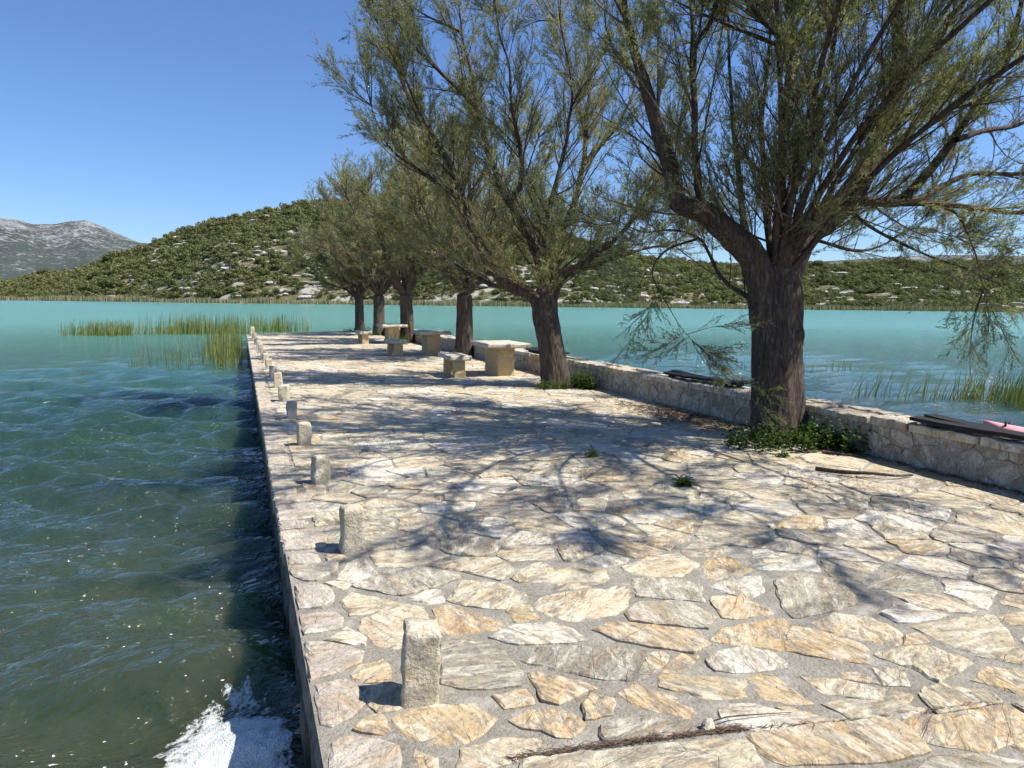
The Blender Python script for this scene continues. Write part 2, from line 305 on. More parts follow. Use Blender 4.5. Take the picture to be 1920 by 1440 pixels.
TRACED = [
('k', [(0.24,4.75),(0.43,4.69),(0.42,4.51),(0.23,4.57)]),
('k', [(0.24,4.5),(0.34,4.52),(0.53,4.48),(0.5,4.34),(0.37,4.22),(0.29,4.26),(0.23,4.38)]),
('k', [(0.24,4.2),(0.38,4.17),(0.44,4.05),(0.44,3.91),(0.36,3.83),(0.24,3.85)]),
('k', [(0.24,3.78),(0.41,3.76),(0.45,3.67),(0.43,3.54),(0.24,3.53)]),
('k', [(0.24,3.45),(0.36,3.4),(0.5,3.26),(0.46,3.15),(0.23,3.06)]),
('k', [(0.24,3.05),(0.38,3.04),(0.42,2.96),(0.44,2.83),(0.37,2.73),(0.28,2.7),(0.24,2.73)]),
('k', [(0.26,2.6),(0.37,2.61),(0.51,2.5),(0.47,2.27),(0.23,2.36)]),
('w', [(0.59,4.49),(0.69,4.53),(0.73,4.23),(0.58,4.12),(0.49,4.21)]),
('c', [(0.47,4.64),(0.57,4.62),(0.57,4.52),(0.47,4.5)]),
('c', [(0.74,4.57),(1.1,4.64),(1.22,4.39),(0.94,4.27),(0.75,4.34)]),
('g', [(0.74,4.21),(1.01,4.25),(1.19,4.0),(1.03,3.92),(0.8,3.85),(0.68,3.95),(0.56,4.08)]),
('c', [(0.42,4.19),(0.48,4.19),(0.55,4.11),(0.5,4.05)]),
('c', [(0.48,3.9),(0.54,3.97),(0.68,3.85),(0.78,3.74),(0.63,3.69),(0.49,3.69)]),
('w', [(0.83,3.8),(0.95,3.88),(1.02,3.85),(1.0,3.69),(0.92,3.69)]),
('c', [(0.51,3.52),(0.56,3.63),(0.8,3.72),(0.87,3.66),(0.87,3.5),(0.84,3.31),(0.65,3.25),(0.56,3.31)]),
('w', [(0.34,3.45),(0.45,3.53),(0.52,3.4),(0.51,3.33)]),
('y', [(0.92,3.64),(1.01,3.65),(1.08,3.55),(1.23,3.32),(1.17,3.27),(0.91,3.29),(0.89,3.36)]),
('c', [(1.03,3.71),(1.18,3.94),(1.36,3.86),(1.47,3.64),(1.41,3.51),(1.25,3.51),(1.1,3.61)]),
('c', [(1.07,4.23),(1.34,4.31),(1.51,4.23),(1.53,4.0),(1.39,3.88),(1.23,4.1)]),
('y', [(1.29,3.46),(1.41,3.53),(1.41,3.32),(1.28,3.32)]),
('y', [(0.41,3.08),(0.45,3.15),(0.56,3.16),(0.58,3.08),(0.55,2.97),(0.49,2.98),(0.41,3.04)]),
('g', [(0.84,3.16),(0.92,3.28),(1.1,3.13),(1.12,2.84),(1.08,2.74),(0.87,2.78),(0.77,2.87)]),
('y', [(0.51,2.69),(0.7,2.72),(0.85,2.67),(0.9,2.54),(0.82,2.46),(0.7,2.43),(0.58,2.47),(0.53,2.59)]),
('y', [(0.36,2.65),(0.41,2.71),(0.47,2.72),(0.49,2.61),(0.46,2.59)]),
('c', [(0.44,2.91),(0.5,2.96),(0.6,2.92),(0.58,2.75),(0.47,2.74),(0.45,2.81)]),
('y', [(0.95,2.7),(1.09,2.7),(1.08,2.59),(0.96,2.6)]),
('y', [(0.55,2.45),(0.62,2.38),(0.58,2.24),(0.49,2.27)]),
('c', [(0.68,2.3),(0.72,2.39),(0.88,2.41),(1.02,2.34),(0.94,2.28),(0.8,2.26),(0.65,2.26)]),
('y', [(1.47,3.89),(1.54,3.93),(1.56,3.82),(1.49,3.81)]),
('w', [(1.1,3.2),(1.22,3.27),(1.31,3.29),(1.46,3.26),(1.52,3.15),(1.53,3.03),(1.44,3.03),(1.27,3.08),(1.21,3.09)]),
('c', [(1.57,3.8),(1.71,3.92),(1.97,3.96),(2.07,3.82),(2.0,3.67),(1.84,3.6),(1.75,3.59),(1.57,3.68)]),
('c', [(1.44,3.49),(1.57,3.59),(1.81,3.58),(2.1,3.57),(1.94,3.33),(1.83,3.24),(1.55,3.24),(1.45,3.38)]),
('g', [(2.16,3.65),(2.3,3.62),(2.49,3.45),(2.36,3.22),(2.21,3.32),(2.04,3.4)]),
('g', [(1.88,3.23),(2.01,3.32),(2.19,3.28),(2.28,3.21),(2.29,3.01),(2.18,2.94),(2.01,3.05),(1.86,3.15)]),
('c', [(2.19,3.83),(2.43,3.91),(2.65,3.91),(2.67,3.7),(2.45,3.58),(2.28,3.65),(2.19,3.74)]),
('y', [(2.72,3.73),(2.93,3.77),(2.94,3.51),(2.72,3.46),(2.57,3.47)]),
('w', [(2.52,3.38),(2.73,3.45),(2.9,3.41),(2.77,3.23),(2.63,3.16)]),
('y', [(2.44,3.26),(2.61,3.21),(2.63,2.97),(2.39,2.98),(2.34,3.02)]),
('y', [(1.63,3.11),(1.75,3.15),(1.94,3.04),(2.09,2.92),(2.09,2.78),(1.96,2.74),(1.85,2.83),(1.69,2.97)]),
('y', [(2.12,2.82),(2.26,2.91),(2.53,2.9),(2.62,2.88),(2.61,2.82),(2.44,2.64),(2.37,2.62),(2.28,2.69)]),
('w', [(1.97,2.65),(2.05,2.7),(2.22,2.71),(2.31,2.63),(2.31,2.5),(2.28,2.47),(2.18,2.49),(2.02,2.52),(1.96,2.56)]),
('g', [(1.16,2.94),(1.23,3.04),(1.35,3.02),(1.62,2.92),(1.75,2.82),(1.69,2.75),(1.7,2.65),(1.58,2.61),(1.46,2.67),(1.28,2.83)]),
('y', [(1.74,2.78),(1.8,2.81),(1.83,2.75),(1.76,2.66),(1.7,2.68)]),
('y', [(1.73,2.64),(1.9,2.74),(1.96,2.7),(1.82,2.6)]),
('y', [(1.69,2.62),(1.85,2.55),(2.03,2.45),(1.95,2.34),(1.81,2.36),(1.65,2.53)]),
('y', [(1.43,2.53),(1.55,2.59),(1.65,2.45),(1.69,2.39),(1.72,2.3),(1.66,2.25),(1.61,2.29),(1.51,2.39)]),
('y', [(1.16,2.83),(1.27,2.75),(1.38,2.61),(1.18,2.55),(1.13,2.6)]),
('y', [(1.28,2.53),(1.34,2.57),(1.41,2.51),(1.35,2.41),(1.24,2.42)]),
('y', [(0.95,2.51),(1.03,2.55),(1.15,2.52),(1.2,2.47),(1.21,2.38),(1.13,2.33),(1.08,2.35),(1.04,2.41),(0.98,2.44)]),
('y', [(2.08,2.48),(2.16,2.41),(2.17,2.35),(2.17,2.2),(2.02,2.26),(2.0,2.36)]),
('w', [(1.79,2.3),(1.9,2.3),(1.96,2.23),(2.1,2.15),(2.18,2.06),(2.05,2.07),(1.81,2.13),(1.73,2.22)]),
('c', [(0.9,2.25),(1.12,2.22),(1.35,2.18),(1.58,2.13),(1.74,2.08),(1.71,1.96),(1.64,1.86),(0.86,2.14)]),
('y', [(1.77,2.1),(2.05,2.07),(2.4,1.99),(2.35,1.8),(2.16,1.81),(1.88,1.89),(1.79,1.91),(1.75,2.0)]),
('g', [(1.26,2.35),(1.44,2.37),(1.6,2.22),(1.49,2.2),(1.24,2.26)]),
('c', [(1.59,4.01),(1.75,4.08),(1.77,3.96),(1.6,3.88),(1.49,3.91)]),
('c', [(2.74,2.8),(2.93,2.85),(3.06,2.78),(3.09,2.66),(3.07,2.55),(2.96,2.47),(2.86,2.54),(2.81,2.59),(2.74,2.7)]),
('w', [(3.18,2.77),(3.32,2.82),(3.41,2.8),(3.48,2.62),(3.26,2.63),(3.17,2.66)]),
('y', [(2.6,2.81),(2.69,2.72),(2.77,2.58),(2.78,2.49),(2.66,2.37),(2.57,2.44),(2.4,2.61)]),
('c', [(2.76,2.43),(2.89,2.44),(3.08,2.43),(3.14,2.29),(3.13,2.22),(2.83,2.15),(2.83,2.28)]),
('c', [(3.2,2.6),(3.52,2.58),(3.72,2.54),(3.61,2.4),(3.49,2.24),(3.35,2.14),(3.23,2.25),(3.18,2.4)]),
('y', [(3.06,2.52),(3.13,2.52),(3.13,2.44),(2.99,2.46)]),
('c', [(2.28,2.38),(2.43,2.31),(2.55,2.17),(2.62,2.1),(2.53,2.06),(2.41,2.16),(2.28,2.25)]),
('c', [(2.22,2.18),(2.34,2.16),(2.49,2.08),(2.56,2.0),(2.43,1.99),(2.26,2.03)]),
('c', [(2.65,2.34),(2.8,2.31),(2.68,2.17),(2.58,2.21)]),
('y', [(2.45,2.36),(2.56,2.34),(2.57,2.22),(2.48,2.29)]),
('c', [(2.67,2.1),(2.73,2.14),(2.83,2.13),(2.97,2.01),(2.93,1.94),(2.76,1.96),(2.61,1.97)]),
('y', [(2.99,2.11),(3.19,2.18),(3.29,2.09),(3.38,2.04),(3.18,1.9),(3.09,1.95),(3.05,2.03)]),
('y', [(2.41,1.99),(2.6,1.96),(2.92,1.92),(2.93,1.84),(2.95,1.76),(2.87,1.7),(2.71,1.74),(2.56,1.72),(2.44,1.81),(2.39,1.85)]),
('y', [(2.68,1.71),(2.85,1.69),(2.77,1.64),(2.68,1.68)]),
('g', [(2.95,3.33),(3.17,3.38),(3.32,3.21),(3.24,3.04),(3.16,2.92),(2.96,2.89),(2.69,2.88),(2.71,2.98)]),
('c', [(3.71,2.52),(3.92,2.51),(4.01,2.44),(3.88,2.36),(3.7,2.44)]),
('y', [(2.01,2.22),(2.06,2.22),(2.11,2.15),(2.05,2.16)]),
('g', [(2.34,1.77),(2.53,1.71),(2.62,1.64),(2.49,1.55),(2.09,1.69)]),
]
# ------------------------------------------------------------------ water
WDIR = math.radians(74.0)
_wc = []
for k in range(60):
    lam = 0.26 * (9.0 ** (rng.random() ** 1.1))
    a = WDIR + rng.normal(0, 0.34)
    _wc.append((2 * math.pi / lam, math.cos(a), math.sin(a), rng.random() * 6.28, 0.0055 * lam ** 0.8, lam))
def wave_height(X, Y, cell=0.0):
    Z = np.zeros_like(X)
    gust = 0.75 + 0.35 * np.sin(0.35 * X + 0.8 * Y + 1.3 * np.sin(0.5 * X)) * np.sin(0.9 * X - 0.25 * Y + 0.7)
    for kk, cx, cy, ph, amp, lam in _wc:
        att = np.clip((lam / np.maximum(cell, 1e-3) - 2.2) / 3.0, 0, 1) if np.ndim(cell) else 1.0
        th = kk * (X * cx + Y * cy) + ph
        s = np.sin(th + 0.35 * np.cos(th))                 # leaning, slightly peaked crests
        Z += amp * att * (s * 1.05 if lam > 0.9 else s * gust)
    return Z * 2.2
def graded(lo, hi, a, b, h, g):
    xs = list(np.arange(a, b + 1e-6, h)); d = h
    x = b
    while x < hi: d *= 1 + g; x += d; xs.append(min(x, hi))
    d = h; x = a; left = []
    while x > lo: d *= 1 + g; x -= d; left.append(max(x, lo))
    return np.array(left[::-1] + xs)
gx = graded(-2500, 2500, -4.5, 0.3, 0.07, 0.04)
gy = graded(-60, 3000, 2.8, 14.0, 0.05, 0.03)
GX, GY = np.meshgrid(gx, gy)
cellx = np.gradient(gx)[None, :] + 0 * GX; celly = np.gradient(gy)[:, None] + 0 * GX
GZ = WATER + wave_height(GX, GY, np.maximum(cellx * 0.55, celly))
nx, ny = len(gx), len(gy)
idx = np.arange(nx * ny).reshape(ny, nx)
wf = np.stack([idx[:-1, :-1].ravel(), idx[:-1, 1:].ravel(), idx[1:, 1:].ravel(), idx[1:, :-1].ravel()], 1)
def mk_water():
    m = NT('lake_water'); p = m.position()
    sep = m.node('ShaderNodeSeparateXYZ'); m.link(p, sep.inputs[0])
    # the lake bed falls away from the quay: olive shallows, turquoise open water with fine suspended chalk
    n_big = m.noise(m.mapping(p, scale=(1, 1, 0)), 0.09, 3, 0.55)
    n_mid = m.noise(m.mapping(p, scale=(1, 0.45, 0), rot=(0, 0, 0.35)), 0.6, 3, 0.5)
    ln = m.node('ShaderNodeVectorMath', operation='LENGTH'); m.link(m.mapping(p, scale=(0.7, 1, 0)), ln.inputs[0])
    d = m.math('ADD', ln.outputs['Value'], m.math('ADD', m.math('MULTIPLY', m.math('SUBTRACT', n_big, 0.5), 10.0), m.math('MULTIPLY', m.math('SUBTRACT', n_mid, 0.5), 5.0)))
    fac = m.math('DIVIDE', d, 80.0, clamp=True)
    body = m.ramp(fac, [(0.03, (0.044, 0.056, 0.028)), (0.10, (0.026, 0.046, 0.030)), (0.20, (0.021, 0.052, 0.038)), (0.36, (0.036, 0.110, 0.084)), (0.7, (0.080, 0.225, 0.172)), (1.0, (0.110, 0.275, 0.212))])
    v1 = m.mapping(p, scale=(0.45, 1.0, 0.3), rot=(0, 0, 0.30))
    r1 = m.noise(v1, 5.0, 5, 0.62, 0.5); r2 = m.ramp(m.noise(v1, 11.0, 4, 0.65, 0.7), [(0.30, 0.0), (0.55, 0.55), (0.68, 1.0)]); r3 = m.noise(v1, 1.3, 3, 0.55)
    def ridge(x): return m.math('SUBTRACT', 1.0, m.math('ABSOLUTE', m.math('SUBTRACT', m.math('MULTIPLY', x, 3.2), 1.6)))
    r1 = ridge(m.noise(v1, 4.6, 3, 0.5, 0.4)); r2 = ridge(m.noise(v1, 12.0, 3, 0.55, 0.4))
    h = m.math('ADD', m.math('MULTIPLY', r1, 0.62), m.math('ADD', m.math('MULTIPLY', r2, 0.34), m.math('MULTIPLY', r3, 0.8)))
    nrm = m.bump(h, 1.0, 0.095)
    b = m.bsdf
    m.link(body, b.inputs['Base Color']); m.link(m.ramp(fac, [(0.15, 0.05), (0.5, 0.11), (1.0, 0.19)]), b.inputs['Roughness'])
    b.inputs['IOR'].default_value = 1.45; b.subsurface_method = 'BURLEY'; b.inputs['Subsurface Weight'].default_value = 1.0; b.inputs['Subsurface Radius'].default_value = (0.5, 1.0, 0.8); b.inputs['Subsurface Scale'].default_value = 0.5; m.link(nrm, b.inputs['Normal'])
    return m.mat
water = add_obj('lake_water', mesh_data('lake_water', np.stack([GX.ravel(), GY.ravel(), GZ.ravel()], 1), wf, True), mk_water())
tag(water, 'turquoise choppy lake water around the stone pier', 'water', kind='structure')
def wz(x, y):
    return WATER + float(wave_height(np.array([float(x)]), np.array([float(y)]))[0])

# ------------------------------------------------------------------ hills across the lake
SIL = [(-900, 545), (-400, 540), (0, 531), (60, 520), (150, 502), (250, 468), (330, 434), (400, 410), (480, 393), (560, 375), (640, 369), (720, 366), (800, 371),
       (900, 388), (1000, 418), (1105, 450), (1200, 482), (1300, 496), (1500, 503), (1700, 501), (1920, 505), (2400, 508), (3200, 512)]
_az = np.array([azimuth_of(*p)[0] for p in SIL]); _el = np.array([azimuth_of(*p)[1] for p in SIL])
_saz = np.array([azimuth_of(x, 570)[0] for x in (-900, 0, 446, 1100, 1911, 3200)]); _sr = np.array([760.0, 640.0, 450.0, 365.0, 385.0, 420.0])
def shore_r(az): return np.interp(az, _saz, _sr)
def terrain_z(az, r, rough=True):
    r0 = shore_r(az); r1 = r0 + 300.0
    zr = EYE + r1 * np.tan(np.interp(az, _az, _el)) - 3.0
    s = (r - r0) / (r1 - r0)
    f = np.where(s < 1, s * (1.18 - 0.18 * s), 1.0 - 0.35 * (s - 1) ** 1.6)
    f = np.where(s < 0, s * 0.6, f)
    z = WATER - 0.2 + (zr - WATER) * f
    if rough:
        P = np.stack([r * np.sin(az), r * np.cos(az)], 1)
        z = z + (fractal(P, 0.010, 3, 4) * 5.0 + fractal(P, 0.07, 8, 3) * 1.0) * np.clip(s * 3, 0, 1)
    return z
azs = np.linspace(_az[0], _az[-1], 420); ts = np.concatenate([np.linspace(-0.06, 1.1, 90), np.linspace(1.18, 1.9, 8)])
AZ, TS = np.meshgrid(azs, ts); RR = shore_r(AZ) + TS * 300.0
ZZ = terrain_z(AZ.ravel(), RR.ravel())
V = np.stack([(RR * np.sin(AZ)).ravel(), (RR * np.cos(AZ)).ravel(), ZZ], 1)
idx = np.arange(V.shape[0]).reshape(AZ.shape)
hf = np.stack([idx[:-1, :-1].ravel(), idx[1:, :-1].ravel(), idx[1:, 1:].ravel(), idx[:-1, 1:].ravel()], 1)
def mk_hill():
    m = NT('maquis_hill_ground'); p = m.position()
    v = m.mapping(p, scale=(1, 1, 2.2))
    n = m.noise(v, 0.045, 6, 0.66); n2 = m.noise(v, 0.22, 5, 0.7); n3 = m.noise(v, 0.9, 4, 0.7)
    c = m.mix(m.ramp(n2, [(0.35, 0.0), (0.65, 1.0)]), (0.075, 0.080, 0.034), (0.155, 0.138, 0.070))
    rk = m.ramp(m.math('ADD', m.math('MULTIPLY', n, 0.55), m.math('MULTIPLY', n2, 0.45)), [(0.51, 0.0), (0.55, 1.0)])
    rc = m.mix(n3, (0.28, 0.265, 0.235), (0.46, 0.44, 0.40))
    c = m.mix(m.math('MULTIPLY', rk, 0.9), c, rc)
    return m.finish(c, 0.95, m.bump(n3, 0.8, 0.8), 0.1)
hill = add_obj('hills', mesh_data('hills', V, hf, True), mk_hill())
tag(hill, 'long green maquis hill with pale rock patches across the lake', 'hill', kind='structure')

# far grey limestone mountain behind the left shoulder of the hill
FS = [(-900, 440), (-500, 425), (-200, 405), (0, 408), (30, 411), (60, 419), (100, 419), (130, 413), (160, 411), (190, 422), (215, 434), (243, 446), (300, 470), (380, 500), (470, 545), (560, 562)]
faz = np.array([azimuth_of(*p)[0] for p in FS]); fel = np.array([azimuth_of(*p)[1] for p in FS])
azs = np.linspace(faz[0], faz[-1], 420); ts = np.linspace(0, 1.25, 80)
AZ, TS = np.meshgrid(azs, ts); RR = 1700 + TS * 1000
zr = EYE + 2700 * np.tan(np.interp(AZ, faz, fel))
P2 = np.stack([(RR * np.sin(AZ)).ravel(), (RR * np.cos(AZ)).ravel()], 1)
f = np.where(TS < 1, TS ** 0.9, 1 - 1.2 * (TS - 1))
gul = fractal(P2, 0.004, 5, 5).reshape(AZ.shape)
ZZ = WATER - 1 + (zr - WATER) * f + gul * 20 * np.clip(TS * 2.0, 0, 1) * np.clip((1.02 - TS) * 4, 0.12, 1)
idx = np.arange(AZ.size).reshape(AZ.shape)
hf = np.stack([idx[:-1, :-1].ravel(), idx[1:, :-1].ravel(), idx[1:, 1:].ravel(), idx[:-1, 1:].ravel()], 1)
def mk_karst():
    m = NT('karst_mountain'); p = m.position()
    v = m.mapping(p, scale=(1, 1, 0.7), rot=(0.3, 0.2, 0.5))
    n = m.noise(m.mapping(v, scale=(1, 2.2, 1)), 0.055, 5, 0.72, 0.8); n2 = m.noise(v, 0.010, 4, 0.55); n3 = m.noise(v, 0.3, 4, 0.7)
    sep = m.node('ShaderNodeSeparateXYZ'); m.link(p, sep.inputs[0])
    hgt = m.math('MULTIPLY', m.math('DIVIDE', sep.outputs[2], 300.0), 0.13)
    s = m.math('ADD', m.math('ADD', m.math('MULTIPLY', n, 0.62), m.math('MULTIPLY', n2, 0.30)), m.math('ADD', hgt, m.math('MULTIPLY', n3, 0.08)))
    c = m.ramp(s, [(0.555, (0.052, 0.064, 0.058)), (0.595, (0.095, 0.105, 0.10)), (0.615, (0.19, 0.195, 0.20)), (0.74, (0.30, 0.305, 0.31))])
    return m.finish(c, 0.95, m.bump(n, 0.6, 6.0), 0.1)
mount = add_obj('mountain', mesh_data('mountain', np.stack([P2[:, 0], P2[:, 1], ZZ.ravel()], 1), hf, True), mk_karst())
tag(mount, 'bare grey limestone mountain far behind the left end of the hill', 'mountain', kind='structure')
# far blue ridge seen low behind the tree on the right
azs = np.linspace(math.radians(30), math.radians(75), 90); V = []
for k, a in enumerate(azs):
    e = 2600 * math.tan(math.radians(3.15 + 0.22 * math.sin(a * 9) + 0.1 * math.sin(a * 23)))
    for rr, zz in ((1900, -1.0), (2600, e), (3300, -1.0)): V.append((rr * math.sin(a), rr * math.cos(a), zz))
F = []
for k in range(len(azs) - 1):
    for j in range(2): F.append((k * 3 + j, k * 3 + j + 1, (k + 1) * 3 + j + 1, (k + 1) * 3 + j))
ridge = add_obj('distant_ridge', mesh_data('distant_ridge', V, F, True), MAT_KARST if False else mount.data.materials[0])
tag(ridge, 'low blue-grey ridge on the skyline beyond the right-hand trees', 'hill', kind='structure')

# maquis shrubs: leaf-clump bushes, a few shapes
def shrub_mesh(seed, n=560):
    g = np.random.default_rng(seed)
    lobes = g.normal(0, 1, (7, 3)) * [0.26, 0.26, 0.13] + [0, 0, 0.40]
    rad = g.uniform(0.20, 0.34, 7)
    which = g.integers(0, 7, n); d = unit(g.normal(0, 1, (n, 3)))
    c = lobes[which] + d * rad[which][:, None] * [1, 1, 0.8] * g.uniform(0.8, 1.05, n)[:, None]
    c[:, 2] = np.maximum(c[:, 2], 0.0)
    t = unit(np.cross(d, g.normal(0, 1, (n, 3)))); b = unit(np.cross(d + g.normal(0, 0.5, (n, 3)), t))
    s = g.uniform(0.035, 0.080, n)[:, None]
    Vv = np.stack([c - t * s, c - b * s * 0.8, c + t * s, c + b * s * 0.8], 1).reshape(-1, 3)
    Fv = np.arange(n * 4).reshape(n, 4)
    r = np.clip(g.normal(0.5, 0.2, n) + 0.15 * (c[:, 2] - 0.4) + g.normal(0, 0.12), 0, 1)
    me = mesh_data('shrub_leaves', Vv, Fv, False, {'rnd': r}); me.materials.append(MAT['shrub'])
    return me
shrubs = [shrub_mesh(100 + k) for k in range(6)]
def rock_mesh(seed):
    import bmesh
    bm = bmesh.new(); bmesh.ops.create_icosphere(bm, subdivisions=2, radius=0.5)
    g = np.random.default_rng(seed); off = g.uniform(0, 50, 3)
    co = np.array([v.co[:] for v in bm.verts]); nn = fractal(co + off, 2.2, seed, 3)
    for v, k in zip(bm.verts, nn): v.co = v.co * (1 + 0.28 * k); v.co.z *= 0.30; v.co.y *= 0.55
    me = bpy.data.meshes.new('outcrop'); bm.to_mesh(me); bm.free()
    return me
def mk_rock():
    m = NT('pale_outcrop'); p = m.position(); n = m.noise(p, 0.8, 5, 0.7)
    return m.finish(m.ramp(n, [(0.3, (0.24, 0.225, 0.195)), (0.6, (0.46, 0.44, 0.40))]), 0.95, m.bump(n, 0.8, 0.5), 0.1)
MAT['rock'] = mk_rock()
rocks = [rock_mesh(40 + k) for k in range(4)]
for r_ in rocks: r_.materials.append(MAT['rock'])

def gn_scatter(name, points, scales, rots, picks, meshes, parent=None, tone=None):
    """points as vertices of one object; a node group puts one mesh on each"""
    me = mesh_data(name, points, [])
    rots = np.asarray(rots, np.float32)
    if rots.ndim == 1: rots = np.c_[0 * rots, 0 * rots, rots]
    if tone is None: tone = np.zeros(len(points))
    for an, av, ty in (('scl', scales, 'FLOAT'), ('tone', tone, 'FLOAT'), ('pick', picks, 'INT')):
        a = me.attributes.new(an, ty, 'POINT'); a.data.foreach_set('value', np.asarray(av, dtype=np.int32 if ty == 'INT' else np.float32))
    a = me.attributes.new('rot', 'FLOAT_VECTOR', 'POINT'); a.data.foreach_set('vector', rots.astype(np.float32).ravel())
    src = bpy.data.collections.new(name + '_shapes')
    for k, ms in enumerate(meshes):
        src.objects.link(bpy.data.objects.new('%s_shape_%02d' % (name, k), ms))
    ng = bpy.data.node_groups.new(name + '_scatter', 'GeometryNodeTree')
    ng.interface.new_socket('Geometry', in_out='INPUT', socket_type='NodeSocketGeometry')
    ng.interface.new_socket('Geometry', in_out='OUTPUT', socket_type='NodeSocketGeometry')
    N = ng.nodes; L = ng.links
    gi = N.new('NodeGroupInput'); go = N.new('NodeGroupOutput')
    iop = N.new('GeometryNodeInstanceOnPoints'); ci = N.new('GeometryNodeCollectionInfo')
    ci.inputs['Collection'].default_value = src; ci.inputs['Separate Children'].default_value = True; ci.inputs['Reset Children'].default_value = True
    iop.inputs['Pick Instance'].default_value = True
    def na(attr, ty):
        nd = N.new('GeometryNodeInputNamedAttribute'); nd.data_type = ty; nd.inputs['Name'].default_value = attr
        return nd.outputs['Attribute']
    rot = na('rot', 'FLOAT_VECTOR')
    L.new(gi.outputs[0], iop.inputs['Points']); L.new(ci.outputs[0], iop.inputs['Instance'])
    L.new(na('pick', 'INT'), iop.inputs['Instance Index']); L.new(rot, iop.inputs['Rotation'])
    L.new(na('scl', 'FLOAT'), iop.inputs['Scale']); L.new(iop.outputs[0], go.inputs[0])
    o = add_obj(name, me, None, parent)
    md = o.modifiers.new('scatter', 'NODES'); md.node_group = ng
    return o
n = 17000
saz = rng.uniform(math.radians(-24), math.radians(62), n); ss = rng.uniform(0.015, 1.06, n) ** 0.9
sr = shore_r(saz) + ss * 300
P2 = np.stack([sr * np.sin(saz), sr * np.cos(saz)], 1)
dens = 0.6 * fractal(P2, 0.05, 21, 3) + 0.7 * fractal(P2, 0.12, 27, 2)
keep = dens > rng.uniform(-1.0, 0.5, n)
saz, sr, ss, P2 = saz[keep], sr[keep], ss[keep], P2[keep]
sz = terrain_z(saz, sr)
sscl = np.clip(rng.normal(4.4, 1.6, len(sz)), 1.8, 9) * (sr / 520.0)
srt = rng.uniform(0, 6.28, len(sz)); spk = rng.integers(0, 6, len(sz))
shrub_pts = np.stack([P2[:, 0], P2[:, 1], sz - 0.12 * sscl], 1)
d_ = shrub_pts - [0, 0, EYE]; dep = d_ @ FW
ppx = 960 + FPX * (d_ @ RT) / dep
inview = (ppx > 0) & (ppx < 1920)
clear = inview & ((ppx < 650) | ((ppx > 1090) & (ppx < 1400)) | ((ppx > 1500) & (ppx < 1760)))
order = np.argsort(-(sscl / dep) * clear)
big = np.zeros(len(sz), bool); big[order[:280]] = True
for i in np.nonzero(big)[0]:
    o = add_obj('maquis_shrub', shrubs[spk[i]], None, None, shrub_pts[i])
    o.rotation_euler = (0, 0, srt[i]); o.scale = (sscl[i],) * 3
    tag(o, 'large rounded maquis shrub on the green hill across the lake', 'shrub', 'large maquis shrubs on the hill across the lake')
rest = gn_scatter('maquis_undergrowth', shrub_pts[~big], sscl[~big], srt[~big], spk[~big], shrubs, None, rng.normal(0, 0.12, int((~big).sum())))
tag(rest, 'dense low maquis covering the hill across the lake', 'shrubs', kind='stuff')
n = 1300
raz = rng.uniform(math.radians(-24), math.radians(60), n); rs = rng.uniform(0.03, 1.0, n)
rr = shore_r(raz) + rs * 300
P2 = np.stack([rr * np.sin(raz), rr * np.cos(raz)], 1)
k = fractal(P2, 0.02, 33, 3) > -0.3
raz, rr, P2 = raz[k], rr[k], P2[k]
roc = gn_scatter('rock_outcrops', np.stack([P2[:, 0], P2[:, 1], terrain_z(raz, rr) + 0.5], 1), rng.uniform(3, 10, len(rr)) * (rr / 520), -raz + rng.normal(0, 0.25, len(rr)), rng.integers(0, 4, len(rr)), rocks)
tag(roc, 'white limestone rocks showing between the shrubs on the hill', 'rocks', kind='stuff')

# ------------------------------------------------------------------ reeds
def blades(base, height, width, lean, bend, g, dirn=None, segs=3):
    """tapered blades: base (n,3); returns verts, quads"""
    n = len(base)
    az = g.uniform(0, 6.28, n); L = lean[:, None] * np.stack([np.cos(az), np.sin(az), 0 * az], 1)
    if dirn is not None: L = L + np.asarray(dirn) * g.uniform(0.4, 1.3, n)[:, None]
    wa = g.uniform(0, 6.28, n); W = np.stack([np.cos(wa), np.sin(wa), 0 * wa], 1)
    rows = []
    for s in np.linspace(0, 1, segs + 1):
        c = base + np.array([0, 0, 1.0]) * (height * s * (1 - 0.25 * bend * s))[:, None] + L * (height * (s * 0.45 + bend * s * s))[:, None]
        w = (width * (1 - s) ** 0.7 * 0.5 + 0.0006)[:, None]
        rows += [c - W * w, c + W * w]
    V = np.stack(rows, 1).reshape(-1, 3); k = 2 * (segs + 1)
    b = (np.arange(n) * k)[:, None]
    F = np.concatenate([np.stack([b[:, 0] + 2 * s, b[:, 0] + 2 * s + 1, b[:, 0] + 2 * s + 3, b[:, 0] + 2 * s + 2], 1) for s in range(segs)], 0)
    return V, F
def reed_bed(name, pts, h, w, label, lean=0.12, bend=0.15, dirn=None, seed=1, mat='reed', dry=0.5):
    g = np.random.default_rng(seed); n = len(pts)
    V, F = blades(pts, h, w, np.full(n, lean), np.abs(g.normal(bend, bend * 0.6, n)), g, dirn)
    r = np.clip(g.normal(dry, 0.25, n), 0, 1)
    o = add_obj(name, mesh_data(name, V, F, False, {'rnd': np.tile(r, 3)}), MAT[mat])
    return tag(o, label, 'reeds', kind='stuff')
